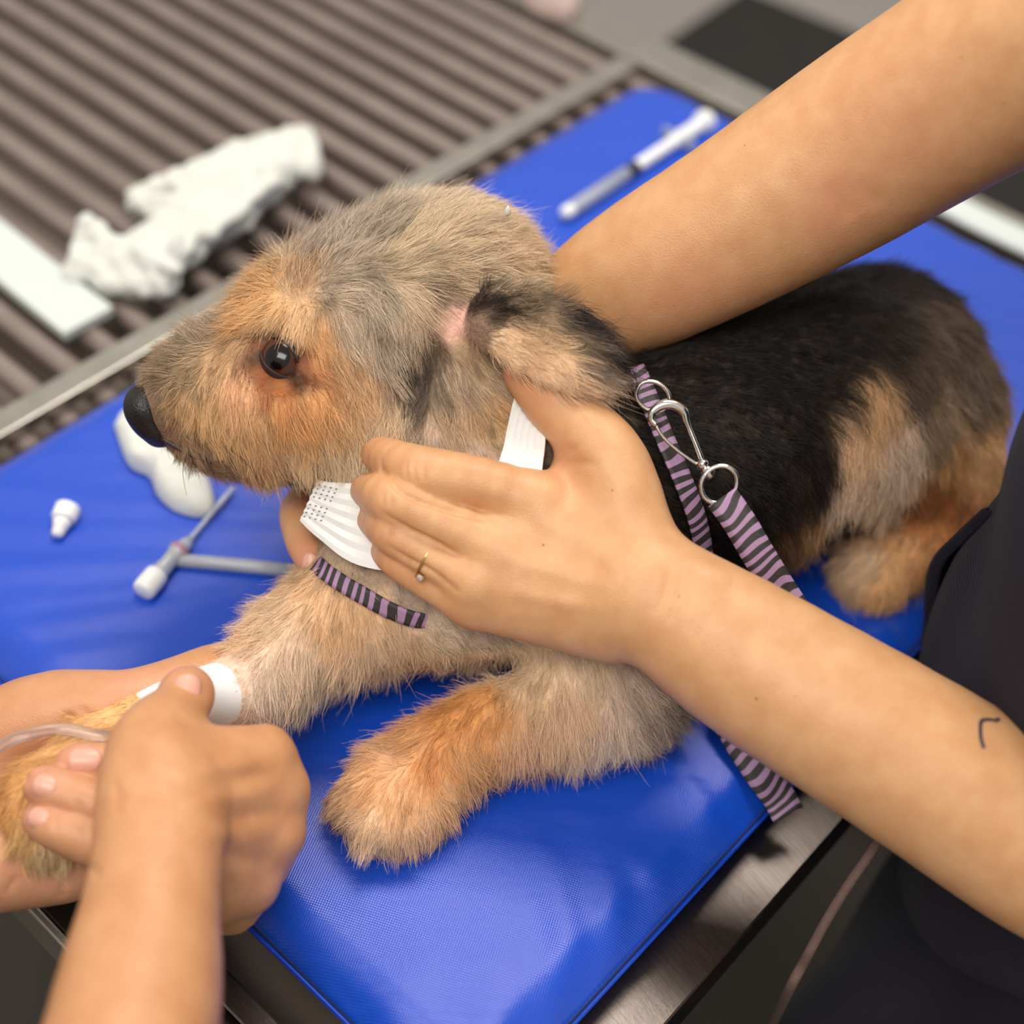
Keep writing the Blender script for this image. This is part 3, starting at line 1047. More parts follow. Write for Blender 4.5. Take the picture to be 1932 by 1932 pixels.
b.inputs['Roughness'].default_value = 0.5
b.inputs['Specular IOR Level'].default_value = 0.35
at = nt.nodes.new('ShaderNodeAttribute')
at.attribute_name = 'coat'
nt.links.new(at.outputs['Color'], b.inputs['Base Color'])
fur = bpy.data.objects.new('fur', hc)
COL.objects.link(fur)
hc.materials.append(fur_m)
fur.parent = dog
fur['kind'] = 'stuff'

# ------------------------------------------------------------------ skin
def skin_mat(name, c1, c2, c3):
    m = mat(name, c1, 0.44, spec=0.42, noise=(75, 0.6, c2), bump=(1100, 0.35, 0.0006), sss=0.10)
    m.node_tree.nodes['Noise Texture'].inputs['Detail'].default_value = 4
    nt = m.node_tree
    b = nt.nodes['Principled BSDF']
    src = b.inputs['Base Color'].links[0].from_socket
    at = nt.nodes.new('ShaderNodeAttribute')
    at.attribute_name = 'flush'
    mx = nt.nodes.new('ShaderNodeMix')
    mx.data_type = 'RGBA'
    nt.links.new(at.outputs['Fac'], mx.inputs[0])
    nt.links.new(src, mx.inputs[6])
    mx.inputs[7].default_value = (*c3, 1)
    # fine creases of the skin
    vo = nt.nodes.new('ShaderNodeTexVoronoi')
    vo.feature = 'DISTANCE_TO_EDGE'
    vo.inputs['Scale'].default_value = 900
    tc = nt.nodes.new('ShaderNodeTexCoord')
    nt.links.new(tc.outputs['Object'], vo.inputs['Vector'])
    bp = nt.nodes.new('ShaderNodeBump')
    bp.inputs['Strength'].default_value = 0.12
    bp.inputs['Distance'].default_value = 0.0004
    old = b.inputs['Normal'].links[0].from_socket
    nt.links.new(old, bp.inputs['Normal'])
    nt.links.new(vo.outputs[0], bp.inputs['Height'])
    nt.links.new(bp.outputs[0], b.inputs['Normal'])
    nt.links.new(mx.outputs[2], b.inputs['Base Color'])
    return m


skin_a = skin_mat('tanned_skin', lin('#d4a274'), lin('#c58d5f'), lin('#d2876a'))
skin_b = skin_mat('warm_skin', lin('#cf986c'), lin('#bf8459'), lin('#dd9a80'))
nail_m = mat('fingernail', lin('#e0a58f'), 0.34, spec=0.45, noise=(120, 0.3, lin('#e6b5a2')))
mole_m = mat('mole', lin('#8a4c2c'), 0.6, noise=(400, 0.3, lin('#7a3f24')))
ink_m = mat('tattoo_ink', lin('#3f3a45'), 0.55, noise=(300, 0.4, lin('#4e4650')))


def flush_attr(me, spots):
    """reddish skin at knuckles and finger tips: spots = [(pos, radius, strength)]"""
    n = len(me.vertices)
    co = np.empty(n * 3, np.float32)
    me.vertices.foreach_get('co', co)
    co = co.reshape(-1, 3)
    val = np.zeros(n, np.float32)
    for p, r, s in spots:
        d = np.linalg.norm(co - np.asarray(p, np.float32), axis=1)
        val = np.maximum(val, s * np.clip(1 - d / r, 0, 1) ** 1.2)
    a = me.attributes.new('flush', 'FLOAT', 'POINT')
    a.data.foreach_set('value', val)


def nail(shape, parent, px, py, dx, dy, wid, leng, turn=0.35, name='fingernail'):
    """nail plate bedded on the finger at pixel px,py, growing towards (dx,dy)"""
    h = shape.hit(px, py)
    if h is None:
        return
    p, nrm = h
    nrm = unit(nrm * (1 - turn) + unit(CAM - p) * turn)
    q = PD(px + dx, py + dy, np.linalg.norm(p - CAM) / np.linalg.norm(ray(px, py))) - p
    ax = unit(q - nrm * (q @ nrm))
    side = np.cross(nrm, ax)
    rows, cols = 9, 9
    v, R = [], wid * 0.62
    for layer in (0, 1):
        for i in range(rows):
            s = -1 + 2 * i / (rows - 1)
            half = wid / 2 * (1 - abs(s) ** 4 * 0.35) * (1.0 if s > -0.6 else 1 - (-(s + 0.6)) * 0.6)
            for j in range(cols):
                t = (-1 + 2 * j / (cols - 1)) * half
                hgt = math.sqrt(max(R * R - t * t, 0)) - R + 0.0012 - 0.0011 * layer - 0.0012 * (s * s) * 0.6
                v.append(p + ax * (s * leng / 2 * (1 - 0.14 * (t / half) ** 2)) + side * t + nrm * hgt)
    n = rows * cols
    f = []
    for i in range(rows - 1):
        for j in range(cols - 1):
            a = i * cols + j
            f.append((a, a + 1, a + cols + 1, a + cols))
            f.append((n + a, n + a + cols, n + a + cols + 1, n + a + 1))
    rim = [i * cols for i in range(rows)] + [(rows - 1) * cols + j for j in range(1, cols)] \
        + [i * cols + cols - 1 for i in range(rows - 2, -1, -1)] + [j for j in range(cols - 2, 0, -1)]
    for k in range(len(rim)):
        a, b = rim[k], rim[(k + 1) % len(rim)]
        f.append((a, b, n + b, n + a))
    bm_ = bmesh.new()
    add_geo(bm_, v, f)
    return from_bm(name, bm_, nail_m, parent)


def decal_ribbon(shape, parent, name, pix, wid, m_, lift=0.00025):
    pts, nr = [], []
    for x, y in catmull(np.array(pix, float), 6):
        h = shape.hit(x, y)
        if h:
            pts.append(h[0])
            nr.append(h[1])
    pts, nr = np.array(pts), np.array(nr)
    tan = np.gradient(pts, axis=0)
    sd = np.cross(nr, tan)
    sd /= np.linalg.norm(sd, axis=1)[:, None]
    v = np.concatenate([pts + nr * lift - sd * wid / 2, pts + nr * (lift + 0.0001), pts + nr * lift + sd * wid / 2])
    n = len(pts)
    f = [(i, i + 1, n + i + 1, n + i) for i in range(n - 1)] + [(n + i, n + i + 1, 2 * n + i + 1, 2 * n + i) for i in range(n - 1)]
    return link(name, fast_mesh(name, v, f), m_, parent)


def mole(shape, parent, px, py, r):
    h = shape.hit(px, py)
    if h is None:
        return
    p, nrm = h
    a = axes_from(nrm, np.array([0.3, 0.5, 0.1]))
    bm_ = bmesh.new()
    c = bm_.verts.new(p + nrm * r * 0.4)
    ring = [bm_.verts.new(p + (a[1] * math.cos(t) + a[2] * math.sin(t)) * r - nrm * 0.0002) for t in np.linspace(0, 2 * math.pi, 10, endpoint=False)]
    for k in range(10):
        bm_.faces.new((c, ring[k], ring[(k + 1) % 10]))
    return from_bm('mole', bm_, mole_m, parent)


def img_side(a, b):
    """in-picture direction across a limb from a to b"""
    mid = (np.asarray(a) + np.asarray(b)) / 2
    return unit(np.cross(b - a, mid - CAM))


# ------------------------------------------------------------------ the assistant who holds the dog
fing = []
fl_a = []


def finger(pts, k=0.0012, sub=4):
    global fing
    q = [(PD(x, y, d), r) for x, y, d, r in pts]
    fing += chain(q, k, 3)
    return q


fi = finger([(1020, 948, .676, .0132), (905, 913, .673, .0126), (795, 893, .673, .0128), (735, 866, .690, .0098), (705, 850, .712, .0085), (700, 850, .735, .0078)])
fm = finger([(945, 1036, .671, .0130), (830, 985, .669, .0116), (742, 943, .672, .0118), (706, 930, .690, .0092), (692, 925, .712, .0085), (690, 925, .732, .0075)])
fr = finger([(895, 1096, .671, .0122), (808, 1046, .672, .0104), (742, 1004, .675, .0104), (712, 985, .692, .0085), (702, 980, .712, .0080), (700, 980, .728, .0072)])
fp = finger([(895, 1142, .675, .0108), (812, 1098, .678, .0088), (752, 1057, .681, .0088), (726, 1038, .696, .0072), (716, 1030, .712, .0068), (714, 1030, .726, .006)])
for q in (fi, fm, fr, fp):
    fl_a += [(q[2][0], .017, .55), (q[0][0], .016, .25), (q[3][0], .02, .6)]
wr = PD(1245, 1130, .664)
palm = []
for (x0, y0, d0, r0), (x1, y1, d1, r1) in (((1015, 948, .678, .0125), (1195, 1065, .668, .0175)), ((935, 1040, .673, .0125), (1180, 1110, .664, .0165)),
                                          ((893, 1100, .673, .0115), (1165, 1150, .664, .0160)), ((888, 1140, .678, .0105), (1155, 1195, .670, .0145))):
    palm.append(cone(PD(x0, y0, d0), PD(x1, y1, d1), r0, r1, .011))
palm.append(cone(PD(1000, 1040, .686), PD(1150, 1120, .682), .014, .018, .012))
palm.append(cone(PD(960, 985, .686), PD(1060, 1010, .682), .012, .016, .008))
palm.append(cone(PD(905, 1062, .684), PD(1000, 1080, .680), .011, .014, .008))
# knuckles and the pads between them
for x, y, d, r in ((1005, 952, .6735, .0098), (940, 1040, .6690, .0098), (895, 1100, .6690, .0090)):
    palm.append(ell(PD(x, y, d), (r, r, r), None, .012))
for (x0, y0, d0), (x1, y1, d1), r0 in (((905, 955, .682), (1040, 1015, .676), .0125), ((870, 1020, .680), (980, 1080, .674), .0118), ((855, 1075, .681), (960, 1130, .676), .0105)):
    palm.append(cone(PD(x0, y0, d0), PD(x1, y1, d1), r0 * .85, r0 * 1.25, .008))
thumb = chain([(PD(1205, 1050, .672), .0185), (PD(1158, 885, .678), .0165), (PD(1098, 808, .684), .0142), (PD(1040, 752, .690), .0125),
               (PD(1000, 708, .698), .0098), (PD(982, 690, .704), .0070)], .006, 3)
palm.append(cone(PD(1120, 960, .684), PD(1085, 905, .688), .0165, .0125, .012))
fl_a += [(PD(985, 690, .69), .03, .7), (PD(1060, 860, .675), .022, .35), (PD(1030, 745, .68), .018, .4)]
side = img_side(wr, PD(1932, 1560, .64))
arm_l = limb([(PD(1190, 1100, .666), .0255, .0185), (PD(1260, 1140, .663), .0265, .0205), (PD(1400, 1237, .657), .0330, .026), (PD(1650, 1388, .648), .0362, .033),
              (PD(1932, 1562, .640), .0392, .038), (T(.11, .385, .075), .041, .041), (T(.115, .43, .085), .042, .042)], side, .010)
arm_l += chain([(T(.115, .43, .085), .043), (T(.122, .42, .20), .046), (T(.11, .385, .37), .054)], .02, 2)
el = PD(1595, 298, .702)
side2 = img_side(PD(1207, 524, .735), el)
arm_r = limb([(PD(1000, 690, .800), .0260, .020), (PD(1085, 598, .765), .0290, .024), (PD(1207, 524, .737), .0350, .031), (PD(1390, 422, .718), .0392, .036),
              (PD(1590, 300, .700), .0432, .041), (PD(1770, 188, .674), .0440, .042), (PD(1960, 88, .645), .0450, .043), (T(-.085, .24, .355), .046, .045)], side2, .010)
arm_r += chain([(T(-.085, .24, .355), .046), (T(-.10, .34, .42), .056)], .02)
girdle = chain([(T(-.10, .34, .42), .056), (T(.0, .37, .42), .07), (T(.11, .385, .37), .054)], .03)
girdle += chain([(T(.0, .37, .42), .06), (T(.0, .35, .50), .05)], .03)
# right hand behind the neck, one finger showing in front of the chest
palm_r = [ecap(PD(985, 705, .805), PD(830, 850, .822), .028, .016, .036, .014, side2, .01),
          ecap(PD(830, 850, .822), PD(700, 915, .812), .036, .014, .034, .013, side2, .01)]
fing_r = []


def finger_r(pts):
    global fing_r
    fing_r += chain([(PD(x, y, d), r) for x, y, d, r in pts], .0015, 4)


finger_r([(690, 900, .812, .0105), (610, 925, .792, .0100), (565, 960, .766, .0098), (570, 1015, .744, .0090), (590, 1055, .735, .0086), (602, 1072, .733, .0076)])
finger_r([(690, 860, .818, .0105), (600, 880, .800, .0098), (590, 900, .778, .0092), (600, 905, .765, .0085)])
finger_r([(720, 940, .812, .0105), (660, 985, .800, .0098), (620, 1010, .785, .0090), (620, 1030, .775, .0080)])
finger_r([(760, 960, .815, .0095), (720, 1010, .806, .0085), (690, 1030, .795, .0075)])
finger_r([(880, 850, .805, .0130), (820, 880, .795, .0115), (790, 900, .790, .0100)])
fl_a += [(PD(1590, 390, .665), .035, .55), (PD(1700, 250, .65), .06, .3), (PD(1300, 560, .70), .05, .35)]
fl_a += [(PD(600, 1072, .73), .03, .9), (PD(565, 960, .76), .03, .5)]
# small creases: web of the thumb, between the knuckles
crease = chain([(PD(1042, 868, .668), .0012), (PD(1062, 848, .664), .0010)], .001)
elb = chain([(PD(1560, 350, .657), .0016), (PD(1585, 385, .660), .0022), (PD(1615, 410, .665), .0014)], .002, 3)
elb += chain([(PD(1545, 375, .660), .0012), (PD(1570, 402, .664), .0016)], .002)
a_layers = [(0, 'u', palm + arm_l + arm_r + girdle + palm_r), (0.010, 'u', thumb), (0.0055, 'u', fing + fing_r)]
HOLD = Shape('assistant_body', a_layers, 0.00125)
HOLD.sculpt([
    # index: wrinkles over the middle joint and the nail joint
    ([(772, 862), (766, 885), (772, 912)], -.0006, .0012), ([(786, 860), (780, 885), (785, 915)], -.0007, .0013), ([(800, 862), (797, 885), (800, 912)], -.0006, .0012),
    ([(722, 862), (718, 876), (722, 890)], -.0005, .0012),
    # middle and ring joints
    ([(742, 922), (736, 940), (740, 960)], -.0005, .0012), ([(728, 922), (722, 940), (726, 958)], -.0005, .0012),
    ([(738, 990), (733, 1003), (737, 1018)], -.0004, .0011),
    # seams between the fingers
    ([(716, 880), (760, 930), (830, 958), (925, 984)], -.0022, .0016), ([(716, 965), (770, 998), (820, 1022), (872, 1052)], -.0020, .0015),
    ([(728, 1028), (775, 1058), (812, 1077), (870, 1120)], -.0018, .0014),
    # tendons on the back of the hand
    ([(1000, 965), (1090, 1020), (1180, 1075)], .0010, .0045), ([(945, 1045), (1050, 1078), (1170, 1112)], .0009, .0045), ([(905, 1105), (1020, 1130), (1150, 1155)], .0007, .0040),
    # folds at the web of the thumb
    ([(1042, 872), (1064, 852), (1090, 846)], -.0010, .0022), ([(1050, 880), (1090, 872), (1130, 878)], -.0008, .0025),
    ([(1005, 770), (1020, 762), (1040, 752)], -.0006, .0014), ([(1012, 780), (1030, 770), (1048, 760)], -.0005, .0013),
    # wrist
    ([(1262, 1060), (1258, 1110), (1235, 1165)], -.0006, .0020), ([(1285, 1065), (1282, 1115), (1262, 1180)], -.0005, .0020), ([(1305, 1070), (1305, 1125), (1290, 1190)], -.0004, .0020),
    ([(1300, 1050), (1330, 1075), (1380, 1100)], .0012, .0070),
    # inner elbow
    ([(1560, 345), (1585, 385), (1612, 412)], -.0010, .0055), ([(1610, 340), (1640, 372), (1668, 388)], -.0006, .0050),
])
flush_attr(HOLD.me, fl_a)
assistant = thing('person', 'person in navy scrubs holding the dog with two bare arms around its neck', 'person')
link('body', HOLD.me, skin_a, assistant)
nail(HOLD, assistant, 584, 1062, -2, 30, .0085, .0105)
for x, y, r in ((1155, 925, .0007), (1025, 1028, .0008), (1281, 1125, .0007), (1427, 1318, .0009), (1500, 1313, .0006), (1405, 274, .0006), (1813, 108, .0006), (1893, 196, .0006)):
    mole(HOLD, assistant, x, y, r)
decal_ribbon(HOLD, assistant, 'tattoo', [(1856, 1412), (1850, 1390), (1851, 1362), (1866, 1358), (1878, 1360), (1885, 1356)], .0018, ink_m)
decal_ribbon(HOLD, assistant, 'tattoo', [(1917, 1366), (1925, 1373), (1931, 1374)], .0014, ink_m)

# ------------------------------------------------------------------ the person who places the drip (two hands)
B_f, B_p, fl_b = [], [], []


def bfinger(pts, k=0.0012, sub=4, zmode=True):
    global B_f
    q = [((P if zmode else PD)(x, y, d), r) for x, y, d, r in pts]
    B_f += chain(q, k, sub)
    return q


# right hand: closed, back of the hand up, thumb pressing on the tape
W_R = P(305, 1570, .112)
kn = [(498, 1425, .088, .0135), (528, 1490, .074, .0130), (522, 1575, .062, .0125), (475, 1668, .052, .0120)]
wb = [(330, 1450, .106, .0175), (330, 1495, .106, .0180), (335, 1550, .100, .0180), (335, 1600, .092, .0165)]
for a, b in zip(kn, wb):
    B_p.append(cone(P(*a[:3]), P(*b[:3]), a[3], b[3], .012))
for a, b in zip(kn[:-1], kn[1:]):
    mx = [(a[i] + b[i]) / 2 for i in range(3)]
    B_p.append(cone(P(mx[0] - 20, mx[1], mx[2] - .004), P(350, mx[1] + 20, mx[2] + .012), .0115, .015, .01))
B_p.append(cone(P(400, 1660, .060), P(330, 1560, .090), .018, .02, .014))
for x, y, z, r in kn:
    B_p.append(ell(P(x - 4, y, z + .004), (.0095, .0095, .0085), None, .006))
# fingers curl down and back below the palm
bfinger([(498, 1428, .086, .0125), (500, 1475, .050, .0110), (440, 1480, .030, .0105), (380, 1450, .034, .0095), (340, 1425, .044, .0085)])
bfinger([(528, 1492, .072, .0122), (515, 1545, .038, .0110), (450, 1555, .022, .0105), (390, 1520, .026, .0095), (350, 1490, .036, .0085)])
bfinger([(520, 1577, .060, .0118), (495, 1640, .030, .0108), (440, 1640, .018, .0100), (390, 1600, .022, .0092), (355, 1570, .032, .0082)])
bfinger([(472, 1668, .050, .0112), (440, 1720, .026, .0100), (405, 1710, .016, .0092), (370, 1680, .020, .0085)])
# thumb
thumb_b = chain([(P(290, 1500, .112), .0175), (P(285, 1425, .110), .0168), (P(308, 1378, .106), .0140), (P(338, 1338, .102), .0096),
                 (P(351, 1314, .100), .0090), (P(355, 1302, .098), .0084)], .006, 4)
sideB = img_side(P(300, 1540, .112), P(250, 1932, .10))
arm_b = limb([(P(300, 1490, .110), .0210, .0170), (P(300, 1560, .110), .0212, .0185), (P(295, 1640, .112), .0212, .020), (P(275, 1780, .112), .0242, .024),
              (P(250, 1940, .112), .0285, .029), (np.array([-.125, .13, .115]), .034, .035), (np.array([-.115, .03, .12]), .039, .040)], sideB, .010)
arm_b += chain([(np.array([-.115, .03, .12]), .041), (T(.65, .285, .23), .045), (T(.72, .27, .355), .052)], .02, 2)
fl_b += [(P(361, 1280, .098), .022, .8), (P(345, 1335, .1), .014, .35), (P(530, 1500, .075), .03, .25), (P(510, 1620, .06), .04, .3)]

# left hand: palm up under the paw, thumb along the leg, fingers curled back over the paw
pl = [ecap(P(-130, 1500, .022), P(20, 1490, .022), .030, .019, .036, .017, img_side(P(-130, 1500, .022), P(150, 1500, .022)), .012),
      ecap(P(20, 1490, .022), P(190, 1520, .014), .040, .016, .038, .014, img_side(P(-130, 1500, .022), P(150, 1500, .022)), .014),
      cone(P(10, 1610, .034), P(160, 1615, .024), .020, .016, .014),
      cone(P(-40, 1400, .036), P(110, 1350, .046), .024, .0185, .014),
      cone(P(0, 1640, .030), P(110, 1630, .026), .019, .017, .012)]
thumb_l = chain([(P(60, 1360, .046), .0190), (P(160, 1338, .052), .0155), (P(240, 1330, .054), .0128), (P(320, 1305, .052), .0120), (P(390, 1275, .048), .0108),
                 (P(430, 1258, .044), .0085)], .008, 4)
fL = [[(215, 1500, .018, .0125), (290, 1500, .028, .0118), (300, 1465, .058, .0112), (235, 1443, .073, .0100), (170, 1440, .078, .0092), (140, 1440, .077, .0084)],
      [(200, 1560, .016, .0125), (285, 1570, .024, .0120), (290, 1545, .054, .0115), (200, 1528, .072, .0108), (110, 1492, .078, .0098), (80, 1482, .077, .0086)],
      [(180, 1620, .018, .0120), (255, 1640, .022, .0118), (265, 1620, .048, .0118), (190, 1592, .066, .0112), (110, 1560, .071, .0100), (78, 1545, .069, .0084)],
      [(175, 1600, .018, .0105), (230, 1640, .020, .0095), (235, 1630, .034, .0090), (190, 1625, .044, .0080)]]
for q in fL:
    bfinger(q)
    x, y, z, r = q[-1]
    fl_b += [(P(x, y, z), .03, .85), (P(*q[3][:3]), .03, .3)]
sideL = img_side(P(-300, 1500, .03), P(-100, 1500, .03))
arm_bl = limb([(P(-60, 1500, .024), .030, .019), (P(-170, 1505, .026), .027, .021), (P(-400, 1520, .035), .032, .028), (P(-700, 1560, .045), .038, .036),
               (np.array([-.47, .235, .06]), .040, .040)], sideL, .012)
arm_bl += chain([(np.array([-.47, .235, .06]), .042), (T(.69, -.12, .20), .046), (T(.72, -.07, .355), .052)], .02, 2)
gird_b = chain([(T(.72, .27, .355), .052), (T(.72, .10, .36), .06), (T(.72, -.07, .355), .052)], .03)
fl_b += [(P(250, 1315, .06), .035, .6), (P(60, 1640, .05), .05, .6), (P(100, 1400, .05), .05, .45), (P(20, 1550, .05), .06, .5), (P(180, 1660, .03), .05, .5)]
creases = chain([(P(135, 1405, .066), .0011), (P(148, 1378, .068), .0012), (P(130, 1350, .066), .0009)], .001, 3)
creases += chain([(P(140, 1405, .062), .0013), (P(80, 1440, .056), .0015), (P(30, 1500, .046), .0012)], .001, 3)
creases += chain([(P(122, 1640, .048), .001), (P(122, 1672, .040), .0013), (P(118, 1690, .03), .001)], .001, 2)
creases += chain([(P(20, 1700, .040), .001), (P(30, 1660, .050), .001)], .001)
b_layers = [(0, 'u', B_p + arm_b + pl + arm_bl + gird_b), (0.009, 'u', thumb_b + thumb_l), (0.004, 'u', B_f), (0.0025, 's', creases)]
VET = Shape('vet_body', b_layers, 0.00125)
VET.sculpt([
    # back of the closed hand: tendons, valleys between the knuckles, loose skin at the wrist
    ([(330, 1470), (420, 1450), (500, 1430)], .0010, .0040), ([(340, 1520), (430, 1505), (520, 1490)], .0010, .0040), ([(350, 1570), (430, 1575), (510, 1580)], .0008, .0040),
    ([(430, 1478), (480, 1464), (530, 1460)], -.0011, .0038), ([(430, 1545), (480, 1538), (535, 1535)], -.0011, .0038), ([(420, 1610), (460, 1620), (510, 1632)], -.0011, .0038),
    ([(214, 1470), (222, 1490), (236, 1500)], -.0008, .0014), ([(212, 1490), (222, 1508), (238, 1516)], -.0008, .0014), ([(212, 1512), (222, 1528), (236, 1534)], -.0008, .0014),
    ([(440, 1560), (470, 1610), (480, 1650)], .0006, .0030), ([(425, 1640), (440, 1680), (445, 1710)], -.0005, .0020), ([(450, 1500), (470, 1530), (480, 1570)], -.0004, .0018),
    # thumb joint
    ([(326, 1352), (342, 1362), (362, 1366)], -.0006, .0014), ([(330, 1344), (346, 1354), (364, 1358)], -.0005, .0012), ([(336, 1328), (352, 1334), (368, 1334)], -.0004, .0012),
    # palm and finger creases
    ([(120, 1352), (142, 1372), (150, 1400)], -.0016, .0022), ([(150, 1330), (165, 1350), (172, 1372)], -.0008, .0018), ([(95, 1445), (50, 1470), (10, 1510)], -.0014, .0026),
    ([(124, 1640), (122, 1660), (120, 1680)], -.0012, .0018), ([(10, 1690), (25, 1665), (32, 1650)], -.0010, .0018), ([(165, 1630), (180, 1645), (190, 1660)], -.0008, .0018),
    ([(140, 1502), (146, 1520), (144, 1540)], -.0005, .0013), ([(150, 1506), (156, 1524), (154, 1544)], -.0004, .0012),
    ([(100, 1532), (106, 1552), (102, 1572)], -.0005, .0013), ([(155, 1560), (162, 1585), (158, 1610)], -.0005, .0014),
])
flush_attr(VET.me, fl_b)
vet = thing('person', 'person reaching in beside the steel rim, both hands cradling and taping the dog leg', 'person')
link('body', VET.me, skin_b, vet)
nail(VET, vet, 355, 1298, 3, -30, .0120, .0125, .7)
nail(VET, vet, 160, 1434, -40, 2, .0120, .0145)
nail(VET, vet, 84, 1482, -36, -10, .0105, .0105)
nail(VET, vet, 72, 1542, -30, -12, .0095, .0095)

# ------------------------------------------------------------------ dog: nose, eye, whiskers, claws
nose_m = mat('nose_leather', lin('#120e0d'), 0.42, spec=0.5, noise=(160, 0.4, lin('#2c2421')), bump=(1100, 0.5, 0.0007))
nax = axes_from(unit(P(250, 785, .124) - P(400, 742, .132)))
nc = P(276, 772, .130)
nose_layers = [(0, 'u', [ell(nc, (.0110, .0130, .0128), nax, .004), ell(P(292, 800, .124), (.009, .010, .008), nax, .005),
                         ell(P(305, 822, .118), (.0075, .006, .006), nax, .004)]),
               (0.002, 's', chain([(P(302, 796, .1325), .0022), (P(312, 804, .127), .0026)], .001) + chain([(P(262, 800, .128), .0009), (P(285, 826, .118), .0009)], .001))]
NOSE = Shape('nose_shape', nose_layers, 0.0008)
link('nose', NOSE.me, nose_m, dog)
lip_m = mat('lip', lin('#3a2620'), 0.45, noise=(200, 0.4, lin('#4a302a')))


def on_dog(px, py, off=0.0, dflt=0.70):
    h = DOG.hit(px, py)
    if h is None:
        return PD(px, py, dflt), -unit(ray(px, py))
    return h[0] + h[1] * off, h[1]


lp = [on_dog(x, y, .0002)[0] for x, y in ((306, 826), (335, 843), (365, 858), (395, 868), (430, 866))]
sweep('lip', catmull(lp, 5), np.interp(np.linspace(0, 1, 21), [0, .2, .8, 1], [.0012, .0018, .0016, .0006]), lip_m, dog, 8)

eye_p, eye_n = EYE
gaze = unit(0.75 * eye_n + 0.45 * unit(CAM - eye_p) + np.array([-.12, 0, 0]))
ec = eye_p - eye_n * 0.0080
ER = 0.0122
eye_dark = mat('eye_white', lin('#2a1712'), 0.2, noise=(200, 0.4, lin('#3a2018')))
iris_m = mat('iris', lin('#4a2410'), 0.16, noise=(500, 0.5, lin('#371a0c')))
pupil_m = mat('pupil', lin('#0a0605'), 0.14, noise=(300, 0.2, lin('#120a08')))
lid_m = mat('eyelid', lin('#2a1812'), 0.6, noise=(300, 0.4, lin('#3d261c')))


def cap_mesh(name, c, ax, r, ang0, ang1, m_, parent):
    a = axes_from(ax)
    bm_ = bmesh.new()
    rows = []
    for th in np.linspace(ang0, ang1, 12):
        if th < 1e-4:
            rows.append([bm_.verts.new(c + a[0] * r)])
        else:
            rows.append([bm_.verts.new(c + (a[0] * math.cos(th) + (a[1] * math.cos(p) + a[2] * math.sin(p)) * math.sin(th)) * r)
                         for p in np.linspace(0, 2 * math.pi, 24, endpoint=False)])
    for r0, r1 in zip(rows, rows[1:]):
        for k in range(24):
            if len(r0) == 1:
                bm_.faces.new((r0[0], r1[k], r1[(k + 1) % 24]))
            else:
                bm_.faces.new((r0[k], r1[k], r1[(k + 1) % 24], r0[(k + 1) % 24]))
    return from_bm(name, bm_, m_, parent)


eye = cap_mesh('eye', ec, gaze, ER, 0, math.pi * .98, eye_dark, dog)
cap_mesh('iris', ec, gaze, ER + .0002, 0, 1.05, iris_m, eye)
cap_mesh('pupil', ec, gaze, ER + .0004, 0, 0.52, pupil_m, eye)
l0 = unit(eye_n + 0.15 * unit(CAM - eye_p))
ex = PD(568, 712, .7) - PD(492, 636, .7)
ex = unit(ex - l0 * (ex @ l0))
ey = unit(np.cross(l0, ex))
if (W.T @ ey)[1] > 0:
    ey = -ey


def lid_patch(name, a0, a1, r_, m_):
    bm_ = bmesh.new()
    rows = []
    for a in np.linspace(a0, a1, 9):
        row = []
        for b_ in np.linspace(-1.15, 1.15, 19):
            aa = a * (0.55 + 0.45 * math.cos(b_)) if a == a0 else a
            d_ = (l0 * math.cos(aa) + ey * math.sin(aa)) * math.cos(b_) + ex * math.sin(b_)
            row.append(bm_.verts.new(ec + d_ * (r_ + (.0006 if a == a0 else .0003))))
        rows.append(row)
    for r0, r1 in zip(rows, rows[1:]):
        for k in range(18):
            bm_.faces.new((r0[k], r0[k + 1], r1[k + 1], r1[k]))
    o_ = from_bm(name, bm_, m_, dog)
    sl = o_.modifiers.new('thickness', 'SOLIDIFY')
    sl.thickness = .0008
    sl.offset = 0
    return o_


lid_patch('upper_eyelid', .52, 1.35, ER, lid_m)
lid_patch('lower_eyelid', -.60, -1.35, ER, lid_m)
wk_m = mat('whisker', lin('#1c1512'), 0.5, noise=(100, 0.3, lin('#2c201a')))
for k, (a, b_, c__) in enumerate((((352, 850), (345, 890), (352, 935)), ((385, 858), (402, 890), (436, 892)), ((425, 850), (440, 875), (456, 905)), ((430, 845), (470, 880), (500, 945)),
                                 ((365, 862), (358, 895), (356, 905)), ((470, 860), (478, 885), (492, 918)), ((395, 872), (405, 900), (412, 925)))):
    p0 = on_dog(*a, 0)[0]
    dep = (W.T @ (p0 - CAM))[2]
    pts = catmull([p0, PD(*b_, dep - .004), PD(*c__, dep - .002)], 5)
    sweep('whisker', pts, np.linspace(.00022, .00006, len(pts)), wk_m, dog, 5)
claw_m = mat('claw', lin('#2a221d'), 0.4, noise=(100, 0.3, lin('#4a3c30')))
for x, y in ((690, 1592), (730, 1602), (775, 1598), (640, 1570)):
    a = P(x, y - 22, .008)
    lathe('claw', a, P(x - 2, y + 2, .003), [(0, .0028), (.5, .0022), (.9, .0010), (1, .0003)], claw_m, dog, 8)


